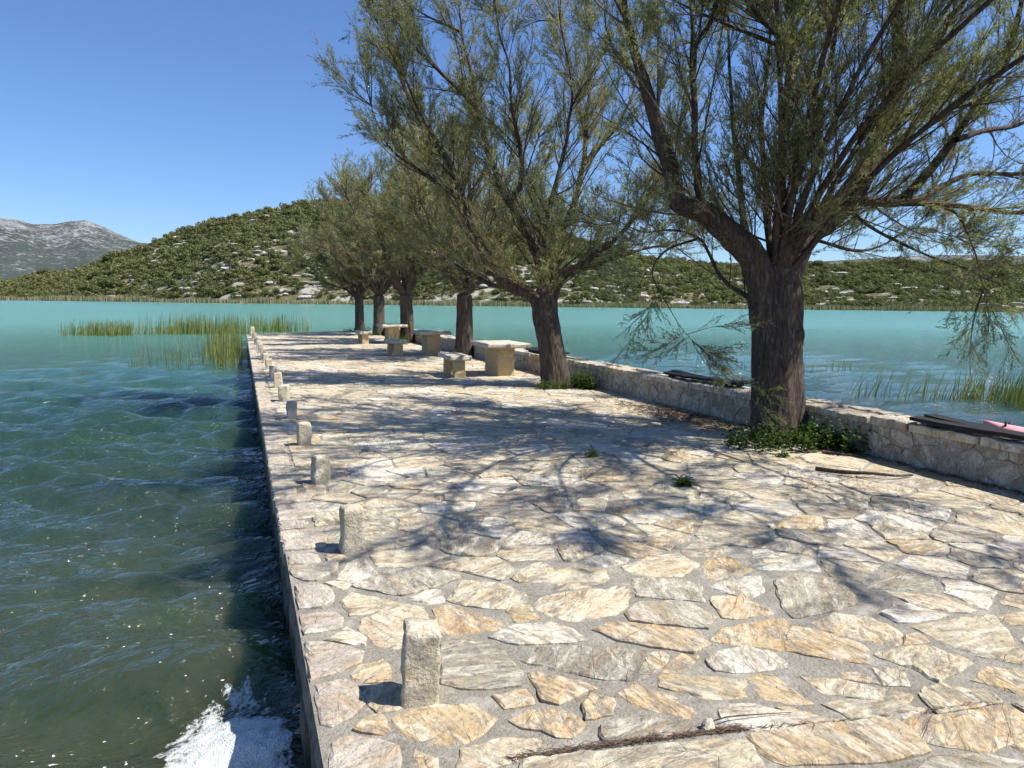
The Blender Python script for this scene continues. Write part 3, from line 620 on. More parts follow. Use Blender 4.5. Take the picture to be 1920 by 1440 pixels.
# belt along the far shore
n = 30000
ra = rng.uniform(math.radians(-24), math.radians(60), n); rd = rng.uniform(-3, 16, n)
rr = shore_r(ra) + rd
hh = (2.2 + 2.0 * (0.5 + 0.5 * np.sin(ra * 60) * np.sin(ra * 23 + 1))) * rng.uniform(0.75, 1.15, n) * np.clip(rr / 450, 0.8, 1.5)
pts = np.stack([rr * np.sin(ra), rr * np.cos(ra), np.full(n, WATER - 0.1)], 1)
reed_bed('reed_belt', pts, hh, np.full(n, 0.42), 'pale dry reed belt along the far shore below the hill', 0.06, 0.05, None, 5, 'reed_dry', 0.55)
def ellipse_pts(cx, cy, rx, ry, n, g, rot=0.0):
    a = g.uniform(0, 6.28, n); r = np.sqrt(g.uniform(0, 1, n)) * (1 + 0.25 * np.sin(3 * a + cx))
    x = rx * r * np.cos(a); y = ry * r * np.sin(a)
    return np.stack([cx + x * math.cos(rot) - y * math.sin(rot), cy + x * math.sin(rot) + y * math.cos(rot), np.full(n, WATER - 0.12)], 1)
g = np.random.default_rng(77)
p = ellipse_pts(-8.3, 52.3, 2.1, 1.5, 520, g); reed_bed('reed_clump', p, g.uniform(0.7, 1.3, len(p)), np.full(len(p), 0.035), 'short reed clump standing alone in the water, farthest from the pier', 0.15, 0.12, (0.12, -0.05, 0), 6, dry=0.36)
p = np.concatenate([ellipse_pts(-2.6, 53.5, 3.4, 2.0, 1150, g), ellipse_pts(2.2, 56.5, 2.2, 2.0, 500, g)]); reed_bed('reed_clump', p, g.uniform(0.6, 1.75, len(p)), np.full(len(p), 0.032), 'broad reed bed off the far left corner of the pier', 0.12, 0.12, (0.1, -0.05, 0), 7, dry=0.38)
p = np.concatenate([ellipse_pts(-0.75, 33.5, 0.75, 6.0, 620, g), ellipse_pts(-0.45, 28, 0.5, 2.2, 80, g)]); reed_bed('reed_clump', p, g.uniform(0.6, 1.5, len(p)), np.full(len(p), 0.022), 'tall reeds growing tight against the water side of the pier', 0.12, 0.12, None, 8, dry=0.36)
p = np.concatenate([ellipse_pts(-2.1, 27.5, 1.3, 2.2, 70, g), ellipse_pts(-2.6, 32, 1.3, 3, 60, g)]); reed_bed('sparse_reeds', p, g.uniform(0.35, 1.0, len(p)), np.full(len(p), 0.02), 'few thin scattered reeds in open water left of the pier', 0.2, 0.15, None, 9, dry=0.3)
p = np.concatenate([ellipse_pts(17.6, 11.6, 1.5, 0.9, 620, g, -0.9), ellipse_pts(16.3, 12.8, 1.5, 0.6, 120, g, -0.9), ellipse_pts(14.8, 14.0, 0.5, 0.2, 22, g)]); reed_bed('reed_clump', p, g.uniform(0.55, 1.15, len(p)), np.full(len(p), 0.020), 'green reeds leaning over the shallows beyond the seat wall on the right', 0.2, 0.3, (0.35, -0.15, 0.0), 10, dry=0.32)
p = np.concatenate([ellipse_pts(15.5, 37, 2.2, 1.6, 60, g), ellipse_pts(19, 20.5, 2.6, 1.2, 50, g)]); reed_bed('sparse_reeds', p, g.uniform(0.25, 0.6, len(p)), np.full(len(p), 0.02), 'thin reed tips poking out of open water beyond the seat wall', 0.25, 0.2, None, 12, dry=0.25)
# ------------------------------------------------------------------ the pier
EDGE = 0.21                      # water-side edge of the paving
WALLX = 6.45                     # foot of the seat wall
def pier_end(x): return 36.6 + (x - 0.2) * 0.62
TINTS = {'c': (0.51, 0.44, 0.305), 'y': (0.49, 0.38, 0.225), 'w': (0.58, 0.54, 0.45), 'g': (0.33, 0.295, 0.225), 'k': (0.44, 0.385, 0.31)}
def jitter_tint(t, g):
    c = np.array(TINTS[t]) * g.uniform(0.90, 1.08); return np.clip(c * (1 + g.normal(0, 0.010, 3)), 0.02, 0.8)

def poly_area(p):
    x, y = p[:, 0], p[:, 1]; return 0.5 * np.sum(x * np.roll(y, -1) - y * np.roll(x, -1))
def inset_poly(p, d):
    """move each vertex of a counter-clockwise outline inwards"""
    e = unit(np.roll(p, -1, 0) - p); nrm = np.stack([-e[:, 1], e[:, 0]], 1)
    n0 = np.roll(nrm, 1, 0); b = unit(n0 + nrm); c = np.clip(np.sum(b * nrm, 1), 0.45, 1)
    return p + b * (d / c)[:, None] if np.ndim(d) else p + b * (d / c)[:, None]
def rough_outline(p, g, step, amp):
    """cut the edges into short pieces and chip them; corners rounded off a little"""
    q = []
    n = len(p)
    for i in range(n):
        a, b, z = p[i], p[(i + 1) % n], p[i - 1]
        L = np.linalg.norm(b - a); k = max(1, int(round(L / step)))
        pa = a + 0.03 * ((b - a) * min(1, 0.06 / max(L, 1e-6)) * 2.2 + (z - a) * min(1, 0.06 / max(np.linalg.norm(z - a), 1e-6)) * 2.2)
        nr = np.array([-(b - a)[1], (b - a)[0]]) / max(L, 1e-6)
        for j in range(k):
            s = j / k
            base = pa if j == 0 else a + (b - a) * s
            q.append(base + nr * g.normal(0, amp))
    return np.array(q)
def stone_geo(outline, h, g, depth=0.03, bevel=0.010, relief=0.003, tilt=0.006):
    """outline counter-clockwise (n,2) -> verts, faces: side ring, bevel ring, inner ring, centre fan"""
    n = len(outline); c = outline.mean(0)
    size = math.sqrt(abs(poly_area(outline)))
    tx, ty = g.normal(0, tilt, 2) / max(size, 0.1) * 0.5
    def top(p, k=1.0): return h + (p - c) @ np.array([tx, ty]) + g.normal(0, relief * k, len(p))
    r1 = outline + (c - outline) * (bevel / np.maximum(np.linalg.norm(c - outline, axis=1), 0.05))[:, None] * g.uniform(0.5, 1.8, n)[:, None]
    r2 = outline + (c - outline) * 0.45 + g.normal(0, 0.012 * size, (n, 2))
    V = np.concatenate([np.c_[outline, np.full(n, -depth)], np.c_[outline, top(outline) - 0.55 * bevel], np.c_[r1, top(r1)], np.c_[r2, top(r2, 0.35)], [[c[0] + g.normal(0, 0.06 * size), c[1] + g.normal(0, 0.06 * size), h]]])
    F = []
    for i in range(n):
        j = (i + 1) % n
        for k in range(3): F.append((k * n + i, k * n + j, (k + 1) * n + j, (k + 1) * n + i))
        F.append((3 * n + i, 3 * n + j, 4 * n))
    return V, F
class Bag:
    """stones joined into one mesh"""
    def __init__(s): s.V = []; s.F = []; s.T = []; s.R = []; s.n = 0
    def add(s, V, F, tint, rnd):
        s.V.append(V); s.F += [tuple(i + s.n for i in f) for f in F]; s.n += len(V)
        s.T += [tint] * len(F); s.R += [rnd] * len(F)
    def build(s, name, mat, parent):
        me = mesh_data(name, np.concatenate(s.V), s.F, False, {'tint': np.array(s.T), 'rnd': np.array(s.R)})
        return add_obj(name, me, mat, parent)
def stone_obj(name, V, F, tint, rnd, mat, parent):
    me = mesh_data(name, V, F, False, {'tint': np.tile(tint, (len(F), 1)), 'rnd': np.full(len(F), rnd)})
    return add_obj(name, me, mat, parent)

# mortar bed and body of the pier
ys = np.concatenate([np.arange(-2.0, 8.0, 0.07), np.arange(8.0, 41.5, 0.3)]); xs = np.linspace(EDGE + 0.015, WALLX + 0.5, 70)
PX, PY = np.meshgrid(xs, ys); PY = np.minimum(PY, pier_end(PX) - 0.02)
PP = np.stack([PX.ravel(), PY.ravel()], 1)
PZ = 0.004 * fractal(PP, 2.5, 4, 3)
idx = np.arange(PX.size).reshape(PX.shape)
pf = np.stack([idx[:-1, :-1].ravel(), idx[:-1, 1:].ravel(), idx[1:, 1:].ravel(), idx[1:, :-1].ravel()], 1)
pier = add_obj('pier', mesh_data('pier', np.c_[PP, PZ], pf, True), MAT['mortar'])
tag(pier, 'stone pier paved with cream crazy paving running out into the lake', 'pier', kind='structure')
V = []
for x, y in ((EDGE + 0.03, -2.0), (WALLX + 0.48, -2.0), (WALLX + 0.48, pier_end(WALLX + 0.45) - 0.03), (EDGE + 0.03, pier_end(EDGE) - 0.03)):
    V += [(x, y, -2.0), (x, y, -0.02)]
add_obj('pier_core', mesh_data('pier_core', V, [(0, 1, 3, 2), (2, 3, 5, 4), (4, 5, 7, 6), (6, 7, 1, 0), (1, 7, 5, 3)]), MAT['quay'], pier)

g = np.random.default_rng(5)
flags = []      # (outline ccw, kind, traced?)
def ccw(p): p = np.asarray(p, float); return p if poly_area(p) > 0 else p[::-1]
traced = [(t, ccw(p)) for t, p in TRACED]
kerb_traced = [p for t, p in traced if t == 'k']
flag_traced = [(t, p) for t, p in traced if t != 'k']
def inside(P, poly):
    x, y = P[:, 0], P[:, 1]; r = np.zeros(len(P), bool); j = len(poly) - 1
    for i in range(len(poly)):
        xi, yi = poly[i]; xj, yj = poly[j]
        c = ((yi > y) != (yj > y)) & (x < (xj - xi) * (y - yi) / (yj - yi + 1e-12) + xi); r ^= c; j = i
    return r
def near_any(P, polys, dist):
    bad = np.zeros(len(P), bool)
    for q in polys:
        lo, hi = q.min(0) - dist, q.max(0) + dist
        m_ = np.all((P > lo) & (P < hi), 1)
        if not m_.any(): continue
        s = P[m_]; b = inside(s, q)
        for a_, b_ in zip(q, np.roll(q, -1, 0)):
            ab = b_ - a_; t = np.clip(((s - a_) @ ab) / (ab @ ab + 1e-9), 0, 1)
            b |= np.linalg.norm(s - a_ - t[:, None] * ab, axis=1) < dist
        bad[np.nonzero(m_)[0][b]] = True
    return bad
# kerb row along the water
kerbs = list(kerb_traced)
def kerb_gen(y0, y1):
    y = y0
    while y < y1:
        L = g.uniform(0.24, 0.50); w = g.uniform(0.20, 0.33)
        e = min(y + L, y1)
        kerbs.append(np.array([(EDGE, y + g.uniform(0, .015)), (EDGE + w * 0.9, y + g.uniform(0, .03)), (EDGE + w, y + L * 0.5), (EDGE + w * g.uniform(0.85, 1.0), e - g.uniform(0.02, 0.05)), (EDGE, e - g.uniform(0.015, 0.035))]))
        y = e
kerb_gen(4.80, pier_end(EDGE) - 0.05); kerb_gen(-2.0, 2.22)
# scattered seeds for the rest of the paving
traced_polys = [p for _, p in flag_traced]
lo_x, hi_x = EDGE + 0.26, WALLX - 0.02
seeds = []; rad = []
cand = np.c_[g.uniform(lo_x, hi_x, 26000), g.uniform(-1.6, 41, 26000)]
cand = cand[cand[:, 1] < pier_end(cand[:, 0]) - 0.1]
cand = cand[~near_any(cand, traced_polys, 0.10)]
cand = cand[~near_any(cand, kerb_traced, 0.06)]
grid = {}
for c in cand:
    r = float(np.clip(g.lognormal(math.log(0.33), 0.42), 0.15, 0.62))
    if c[1] < 5.2: r *= 0.8
    key = (int(c[0] // 0.6), int(c[1] // 0.6)); ok = True
    for i in range(key[0] - 1, key[0] + 2):
        for j in range(key[1] - 1, key[1] + 2):
            for (q, rq) in grid.get((i, j), ()):
                if abs(q[0] - c[0]) < 0.7 and np.hypot(*(q - c)) < 0.5 * (r + rq) * 1.25: ok = False; break
            if not ok: break
        if not ok: break
    if ok: grid.setdefault(key, []).append((c, r)); seeds.append(c); rad.append(r)
seeds = np.array(seeds); rad = np.array(rad); nreal = len(seeds)
# outlines already laid claim the room round them
extra = []
for q in traced_polys + kerb_traced:
    for a_, b_ in zip(q, np.roll(q, -1, 0)):
        for s in np.arange(0, 1, 0.05 / max(np.linalg.norm(b_ - a_), 0.05)): extra.append(a_ + (b_ - a_) * s)
extra = np.array(extra)
allp = np.concatenate([seeds, extra]); allr = np.concatenate([rad * 0.5, np.full(len(extra), 0.0)])
def clip(poly, n_, d_):
    out = []; s = poly @ n_ - d_
    for i in range(len(poly)):
        j = (i + 1) % len(poly)
        if s[i] <= 0: out.append(poly[i])
        if (s[i] <= 0) != (s[j] <= 0): out.append(poly[i] + (poly[j] - poly[i]) * (s[i] / (s[i] - s[j])))
    return np.array(out) if len(out) > 2 else None
cells = []
for i in range(nreal):
    c = seeds[i]; y1 = 41.0
    P = np.array([(max(lo_x - 0.02, c[0] - .8), max(-1.8, c[1] - .8)), (min(hi_x + .02, c[0] + .8), max(-1.8, c[1] - .8)), (min(hi_x + .02, c[0] + .8), c[1] + .8), (max(lo_x - .02, c[0] - .8), c[1] + .8)])
    P = clip(P, np.array([-0.62, 1.0]) / math.hypot(.62, 1), (36.6 - 0.124 - 0.05) / math.hypot(.62, 1))
    d = allp - c; dist = np.hypot(d[:, 0], d[:, 1]); nb = np.nonzero((dist < 1.5) & (dist > 1e-6))[0]
    nb = nb[np.argsort(dist[nb])][:60]
    for j in nb:
        if P is None: break
        L = dist[j]; n_ = d[j] / L
        off = (L * L + allr[i] ** 2 - allr[j] ** 2) / (2 * L) if j < nreal else L - 0.018
        P = clip(P, n_, c @ n_ + off)
    if P is None or len(P) < 3: continue
    P = ccw(P)
    keep_ = [0]
    for k in range(1, len(P)):
        if np.linalg.norm(P[k] - P[keep_[-1]]) > 0.03: keep_.append(k)
    P = P[keep_]
    if len(P) < 3 or abs(poly_area(P)) < 0.006: continue
    cells.append(P)
def shrink(P, gap):
    Q = inset_poly(P, np.full(len(P), gap) + g.uniform(-0.4, 0.9, len(P)) * gap)
    return Q if poly_area(Q) > 0.25 * poly_area(P) else P + (P.mean(0) - P) * 0.22
allflags = [(inset_poly(p, np.full(len(p), -0.010)), t, True) for t, p in flag_traced] + [(shrink(p, 0.007 if p[:, 1].mean() > 6 else 0.012), None, False) for p in cells]
cent = np.array([p.mean(0) for p, _, _ in allflags]); ar = np.array([abs(poly_area(p)) for p, _, _ in allflags])
d_ = np.c_[cent, np.zeros(len(cent))] - [0, 0, EYE]; dep = d_ @ FW
sx = 960 + FPX * (d_ @ RT) / dep; sy = 720 - FPX * (d_ @ UP) / dep
vis = (dep > 0.3) & (sx > -150) & (sx < 2070) & (sy < 1560)
show = np.where(vis, ar * EYE / np.maximum(dep, 0.3) ** 3, 0)
rank = np.argsort(-show); single = set(rank[:300].tolist())
far_bag = Bag()
for i, (p, t, tr) in enumerate(allflags):
    if not vis[i] and cent[i][1] < 1.0 and cent[i][0] > 4.5: pass
    near = dep[i] < 6
    if t is None: t = g.choice(['c', 'c', 'c', 'c', 'y', 'w', 'w', 'g'])
    q = rough_outline(p, g, 0.05 if near else (0.10 if dep[i] < 12 else 0.2), 0.0045 if near else 0.006)
    Vs, Fs = stone_geo(q, g.uniform(0.004, 0.014), g)
    tint = jitter_tint(t, g); rd_ = g.random()
    if i in single: stone_obj('flagstone', Vs, Fs, tint, rd_, MAT['flag'], pier)
    else: far_bag.add(Vs, Fs, tint, rd_)
o = far_bag.build('far_flagstones', MAT['flag'], pier); o['kind'] = 'stuff'
for p in kerbs:
    near = p[:, 1].mean() < 8
    q = rough_outline(ccw(p), g, 0.05 if near else 0.15, 0.004)
    Vs, Fs = stone_geo(q, g.uniform(0.012, 0.02), g, depth=0.10, bevel=0.012)
    stone_obj('kerbstone', Vs, Fs, jitter_tint('k', g), g.random(), MAT['kerb'], pier)
# blocks of the quay face towards the water
for row, (z0, z1) in enumerate(((-0.30, -0.06), (-0.56, -0.31), (-0.86, -0.57))):
    y = -1.5 + 0.17 * row
    while y < 36:
        L = g.uniform(0.28, 0.62); e = y + L - 0.02
        dx = g.uniform(0.0, 0.02); n_ = 6
        ring = np.array([(y, z0), (y + L * .5, z0 + g.normal(0, .008)), (e, z0), (e, z1), (y + L * .5, z1 + g.normal(0, .008)), (y, z1)]) + g.normal(0, 0.008, (6, 2))
        c = ring.mean(0); inn = c + (ring - c) * 0.86
        Vq = np.concatenate([np.c_[np.full(6, EDGE + 0.05), ring], np.c_[EDGE + 0.012 + dx + g.normal(0, .004, 6), inn], [[EDGE - 0.004 + dx, c[0], c[1]]]])
        Fq = [(i, (i + 1) % 6, 6 + (i + 1) % 6, 6 + i) for i in range(6)] + [(6 + i, 6 + (i + 1) % 6, 12) for i in range(6)]
        add_obj('quay_block', mesh_data('quay_block', Vq, Fq), MAT['quay'], pier)
        y += L

# ------------------------------------------------------------------ seat wall on the far side
W0, W1, WH = 1.2, 36.5, 0.42
wall = empty('seat_wall', (WALLX, 8, 0))
tag(wall, 'low mortared limestone seat wall along the right side of the pier', 'wall')
wall.location = (0, 0, 0)
ysw = np.arange(W0, W1, 0.12); prof = [(WALLX + 0.012, -0.03), (WALLX + 0.02, 0.2), (WALLX + 0.03, WH - 0.03), (WALLX + 0.49, WH - 0.03), (WALLX + 0.50, -1.2)]
V = np.array([(x + (0.008 * math.sin(y * 3.1 + z * 9) if z < WH - .05 else 0), y, z) for y in ysw for x, z in prof]); k = len(prof)
F = [(i * k + j, (i + 1) * k + j, (i + 1) * k + j + 1, i * k + j + 1) for i in range(len(ysw) - 1) for j in range(k - 1)]
F += [tuple(range(k - 1, -1, -1)), tuple((len(ysw) - 1) * k + j for j in range(k))]
add_obj('wall_core', mesh_data('wall_core', V, F), MAT['wallmortar'], wall)
# face stones: irregular outlines on the y-z plane
fs = []; pts = []
for c in np.c_[g.uniform(W0, W1, 9000), g.uniform(0.02, WH - 0.05, 9000)]:
    if all(abs((c[0] - q[0]) / 1.45) + 0 > 0.17 or np.hypot((c[0] - q[0]) / 1.45, c[1] - q[1]) > 0.155 for q in pts[-900:]): pts.append(c)
pts = np.array(pts); near_bag = Bag(); nface = 0
for i, c in enumerate(pts):
    P = np.array([(max(W0, c[0] - .5), -0.02), (min(W1, c[0] + .5), -0.02), (min(W1, c[0] + .5), WH - 0.045), (max(W0, c[0] - .5), WH - 0.045)])
    d = (pts - c) / [1.45, 1]; ds = np.hypot(d[:, 0], d[:, 1]); nb = np.nonzero((ds < 0.7) & (ds > 1e-6))[0]
    for j in nb[np.argsort(ds[nb])][:22]:
        if P is None: break
        mid = (pts[j] + c) / 2; nn = (pts[j] - c) / np.array([1.45 ** 2, 1.0]); nn /= np.linalg.norm(nn)
        P = clip(P, nn, mid @ nn)
    if P is None or len(P) < 3: continue
    P = shrink(ccw(P), 0.002); q = rough_outline(P, g, 0.06 if c[0] < 14 else 0.2, 0.005)
    Vs, Fs = stone_geo(q, g.uniform(0.0, 0.007), g, 0.03, 0.005, 0.003)
    Vw = np.c_[WALLX + 0.012 + 0.035 * Vs[:, 1] * 0 - Vs[:, 2] + 0.03 * np.clip(Vs[:, 1], 0, 1) * 0.4, Vs[:, 0], Vs[:, 1]]
    tint = (np.array(TINTS[g.choice(['c', 'k', 'k', 'g', 'y'], p=[.25, .3, .2, .15, .10])]) * 0.30 + np.array((0.38, 0.335, 0.27)) * 0.62) * g.uniform(0.88, 1.0); rd_ = g.random()
    Fw_ = [f[::-1] for f in Fs]
    if 3.5 < c[0] < 18 and nface < 290: stone_obj('wall_stone', Vw, Fw_, tint, rd_, MAT['wallstone'], wall); nface += 1
    else: near_bag.add(Vw, Fw_, tint, rd_)
o = near_bag.build('far_wall_stones', MAT['wallstone'], wall); o['kind'] = 'stuff'
y = W0
while y < W1 - 0.2:
    L = min(g.uniform(0.30, 0.85), W1 - y)
    for (xa, xb) in (((WALLX - 0.02, WALLX + 0.52),) if g.random() < 0.45 else ((WALLX - 0.02, WALLX + 0.2 + g.uniform(0, .1)), (WALLX + 0.33, WALLX + 0.52))):
        a_ = np.array([(xa, y), (xb, y + g.normal(0, .02)), (xb, y + L - 0.02), (xa, y + L - 0.02 + g.normal(0, .015))])
        q = rough_outline(ccw(a_), g, 0.07 if y < 14 else 0.2, 0.010)
        Vs, Fs = stone_geo(q, WH + g.uniform(0.0, 0.03), g, -(WH - 0.06), 0.014, 0.005)
        stone_obj('cap_stone', Vs, Fs, np.array(TINTS[g.choice(['c', 'w', 'k'])]) * g.uniform(0.9, 1.05), g.random(), MAT['flag'], wall)
    y += L

# weathered planks lying on the wall
def plank_set(y0, y1, x0, z, label, n=2):
    r = empty('wall_plank_seat', (x0, (y0 + y1) / 2, z)); tag(r, label, 'plank seat', 'weathered plank seats on the wall')
    for k in range(n):
        w = 0.145; L = (y1 - y0) * g.uniform(0.95, 1.0); nseg = 10
        V = []; F = []
        for i in range(nseg + 1):
            s = i / nseg; yy = -L / 2 + L * s; zz = 0.012 * math.sin(s * 5 + k * 2) + 0.02 * (abs(s - .5) * 2) ** 2
            xo = k * (w + 0.022) + 0.008 * math.sin(s * 4 + k)
            for dx, dz in ((0, 0), (w, 0.004), (w, 0.042), (0, 0.038)):
                e = 0.01 * g.normal() if i in (0, nseg) else 0.002 * g.normal()
                V.append((xo + dx + e * .4, yy + e, zz + dz + 0.002 * g.normal()))
        for i in range(nseg):
            for j in range(4): F.append((i * 4 + j, i * 4 + (j + 1) % 4, (i + 1) * 4 + (j + 1) % 4, (i + 1) * 4 + j))
        F += [(0, 1, 2, 3), (nseg * 4 + 3, nseg * 4 + 2, nseg * 4 + 1, nseg * 4)]
        add_obj('plank', mesh_data('plank', V, F), MAT['wood'], r)
    for yy in (-(y1 - y0) * 0.38, (y1 - y0) * 0.38):
        V = [(a, yy + b, c) for a in (-0.0, n * 0.165) for b in (-0.035, 0.035) for c in (-0.025, 0.006)]
        add_obj('batten', mesh_data('batten', V, [(0, 1, 3, 2), (4, 6, 7, 5), (0, 4, 5, 1), (2, 3, 7, 6), (1, 5, 7, 3), (0, 2, 6, 4)]), MAT['wood'], r)
    return r
plank_set(8.45, 10.35, WALLX + 0.12, WH + 0.055, 'dark weathered plank seat on the wall between the two nearest trees')
plank_set(3.5, 5.45, WALLX - 0.0, WH + 0.045, 'dark weathered plank seat on the wall at the right edge of the picture')
plank_set(14.6, 16.5, WALLX + 0.1, WH + 0.055, 'dark weathered plank seat on the wall behind the nearest stone table')

# ------------------------------------------------------------------ bollards
def rough_block(w, d, h, g, nz=12, taper=0.05, rough=0.010, chamfer=0.25, lean=(0, 0), top_r=0.02, n_per=6):
    """upright hewn block with uneven faces: rings of a rounded rectangle"""
    rings = []
    corner = chamfer * min(w, d)
    prof2 = []
    for sx_, sy_ in ((1, -1), (1, 1), (-1, 1), (-1, -1)):
        cx, cy = sx_ * (w / 2 - corner), sy_ * (d / 2 - corner)
        a0 = {(1, -1): -90, (1, 1): 0, (-1, 1): 90, (-1, -1): 180}[(sx_, sy_)]
        for k in range(n_per):
            a = math.radians(a0 + 90 * k / (n_per - 1)); prof2.append((cx + corner * math.cos(a), cy + corner * math.sin(a)))
    prof2 = np.array(prof2); n = len(prof2)
    # add points along the flats
    q = []
    for i in range(n):
        a, b = prof2[i], prof2[(i + 1) % n]; k = max(1, int(np.linalg.norm(b - a) / 0.025))
        for j in range(k): q.append(a + (b - a) * j / k)
    prof2 = np.array(q); n = len(prof2); off = g.uniform(0, 100, 3)
    zs = list(np.linspace(-0.05, h, nz)) + [h, h]
    for i, z in enumerate(zs):
        s = max(z, 0) / h; sc = 1 - taper * s
        if i == nz - 1: sc *= 0.985
        if i == nz: sc *= 0.90
        if i == nz + 1: sc *= 0.5
        zz = z - (top_r if i == nz - 1 else 0.004 if i == nz else 0) 
        P = np.c_[prof2 * sc + np.array(lean) * s, np.full(n, zz)]
        nn = fractal(P + off, 13, 2, 3)
        dirv = np.c_[unit(prof2), np.zeros(n)]
        P = P + dirv * (nn * rough)[:, None] * (1 if i < nz + 1 else 0.3)
        P[:, 2] += (0.010 * fractal(P + off, 9, 5, 2) if i >= nz - 1 else 0)
        rings.append(P)
    V = np.concatenate(rings + [[[lean[0], lean[1], h + 0.003]]]); F = []
    for r in range(len(zs) - 1):
        for i in range(n):
            j = (i + 1) % n; F.append((r * n + i, r * n + j, (r + 1) * n + j, (r + 1) * n + i))
    t = (len(zs) - 1) * n
    F += [(t + i, t + (i + 1) % n, len(V) - 1) for i in range(n)]
    return V, F
BOLL = [  # y, x, width, depth, height, material, label
    (2.80, 0.655, 0.155, 0.15, 0.322, 'bollard', 'tall hewn limestone bollard with rust stain, first and closest in the row'),
    (4.72, 0.645, 0.148, 0.14, 0.300, 'bollard', 'smooth-edged yellow limestone bollard, second in the row along the kerb'),
    (6.58, 0.635, 0.155, 0.14, 0.262, 'bollard', 'cream limestone bollard, third in the row along the kerb'),
    (8.42, 0.630, 0.150, 0.14, 0.262, 'bollard', 'tan pitted limestone bollard, fourth in the row along the kerb'),
    (10.35, 0.615, 0.140, 0.14, 0.255, 'bollard_grey', 'grey mottled limestone bollard, fifth in the row along the kerb'),
    (12.22, 0.620, 0.165, 0.14, 0.270, 'bollard', 'brownish pitted limestone bollard, sixth in the row along the kerb'),
    (14.15, 0.615, 0.150, 0.13, 0.290, 'bollard', 'pale straight limestone bollard, seventh in the row along the kerb'),
    (16.05, 0.605, 0.155, 0.13, 0.250, 'bollard_grey', 'short grey limestone bollard, eighth in the row along the kerb'),
    (18.0, 0.585, 0.150, 0.13, 0.260, 'bollard', 'small tan limestone bollard, ninth in the row along the kerb'),
    (19.9, 0.575, 0.150, 0.13, 0.260, 'bollard', 'small cream limestone bollard, tenth in the row along the kerb'),
    (21.8, 0.560, 0.150, 0.13, 0.270, 'bollard', 'small cream limestone bollard, eleventh in the row along the kerb'),
    (23.8, 0.550, 0.150, 0.13, 0.260, 'bollard_grey', 'small grey limestone bollard, twelfth in the row along the kerb'),
    (26.0, 0.53, 0.150, 0.13, 0.260, 'bollard_grey', 'small grey limestone bollard, thirteenth in the row along the kerb'),
    (28.5, 0.51, 0.150, 0.13, 0.260, 'bollard', 'small tan limestone bollard, fourteenth in the row along the kerb'),
    (31.2, 0.48, 0.160, 0.14, 0.300, 'bollard', 'cream limestone bollard, second from the far end of the pier'),
    (34.3, 0.45, 0.180, 0.16, 0.440, 'bollard', 'pale limestone bollard at the far left corner of the pier')]
for (y, x, w, d, h, mt, lab) in BOLL:
    V, F = rough_block(w, d, h, g, 14 if y < 9 else 7, 0.06, 0.011 if y < 9 else 0.013, 0.09 if y < 4 else 0.15, (g.normal(0, .006), g.normal(0, .006)))
    o = add_obj('stone_bollard', mesh_data('stone_bollard', V, F, True), MAT[mt], None, (x, y, 0.0)); o.rotation_euler = (0, 0, g.normal(0.05, 0.1))
    tag(o, lab, 'bollard', 'stone bollards along the water edge')

# ------------------------------------------------------------------ stone tables and benches
def slab(w, d, h, g, rough=0.014):
    n = 9; xs_ = np.linspace(-w / 2, w / 2, n); ys_ = np.linspace(-d / 2, d / 2, n)
    out = np.array([(x, -d / 2) for x in xs_[:-1]] + [(w / 2, y) for y in ys_[:-1]] + [(x, d / 2) for x in xs_[:0:-1]] + [(-w / 2, y) for y in ys_[:0:-1]])
    out = out + g.normal(0, rough, out.shape); m_ = len(out)
    V = []
    for z, sc in ((0, 0.965), (h * 0.3, 1.0), (h * 0.75, 1.0), (h, 0.975)):
        V.append(np.c_[out * sc + g.normal(0, rough * 0.4, out.shape), z + g.normal(0, 0.004, m_)])
    V = np.concatenate(V + [[[0, 0, 0]], [[0, 0, h]]]); F = []
    for r in range(3):
        for i in range(m_): j = (i + 1) % m_; F.append((r * m_ + i, r * m_ + j, (r + 1) * m_ + j, (r + 1) * m_ + i))
    F += [((i + 1) % m_, i, 4 * m_) for i in range(m_)] + [(3 * m_ + i, 3 * m_ + (i + 1) % m_, 4 * m_ + 1) for i in range(m_)]
    return V, F
def make_table(x, y, label, rz):
    t = empty('stone_table', (x, y, 0.015), rz); tag(t, label, 'table', 'stone tables under the trees')
    V, F = rough_block(0.40, 0.86, 0.63, g, 8, 0.0, 0.006, 0.05, (0, 0), 0.004, 3); add_obj('pedestal', mesh_data('pedestal', V, F), MAT['pedestal'], t)
    V, F = slab(0.98, 1.36, 0.10, g); add_obj('table_top', mesh_data('table_top', V, F), MAT['slab'], t, (0, 0, 0.625))
def make_bench(x, y, label, rz):
    t = empty('stone_bench', (x, y, 0.015), rz); tag(t, label, 'bench', 'stone benches beside the tables')
    for s in (-1, 1):
        V, F = rough_block(0.25, 0.19, 0.375, g, 7, 0.04, 0.008, 0.10, (0, 0), 0.004, 3); add_obj('leg', mesh_data('leg', V, F), MAT['pedestal'], t, (0, s * 0.44, 0))
    V, F = slab(0.46, 1.24, 0.105, g, 0.013); add_obj('seat', mesh_data('seat', V, F), MAT['slab'], t, (0, 0, 0.365))
make_table(5.50, 15.45, 'stone pedestal table nearest the camera, left of the leaning tree', 0.03)
make_table(5.48, 21.75, 'stone pedestal table in the middle of the three', -0.02)
make_table(5.50, 28.0, 'stone pedestal table farthest from the camera', 0.02)
make_bench(4.42, 15.45, 'two-legged stone bench nearest the camera', -0.03)
make_bench(4.36, 21.75, 'two-legged stone bench beside the middle table', 0.03)
make_bench(4.40, 28.1, 'two-legged stone bench beside the farthest table', 0.0)

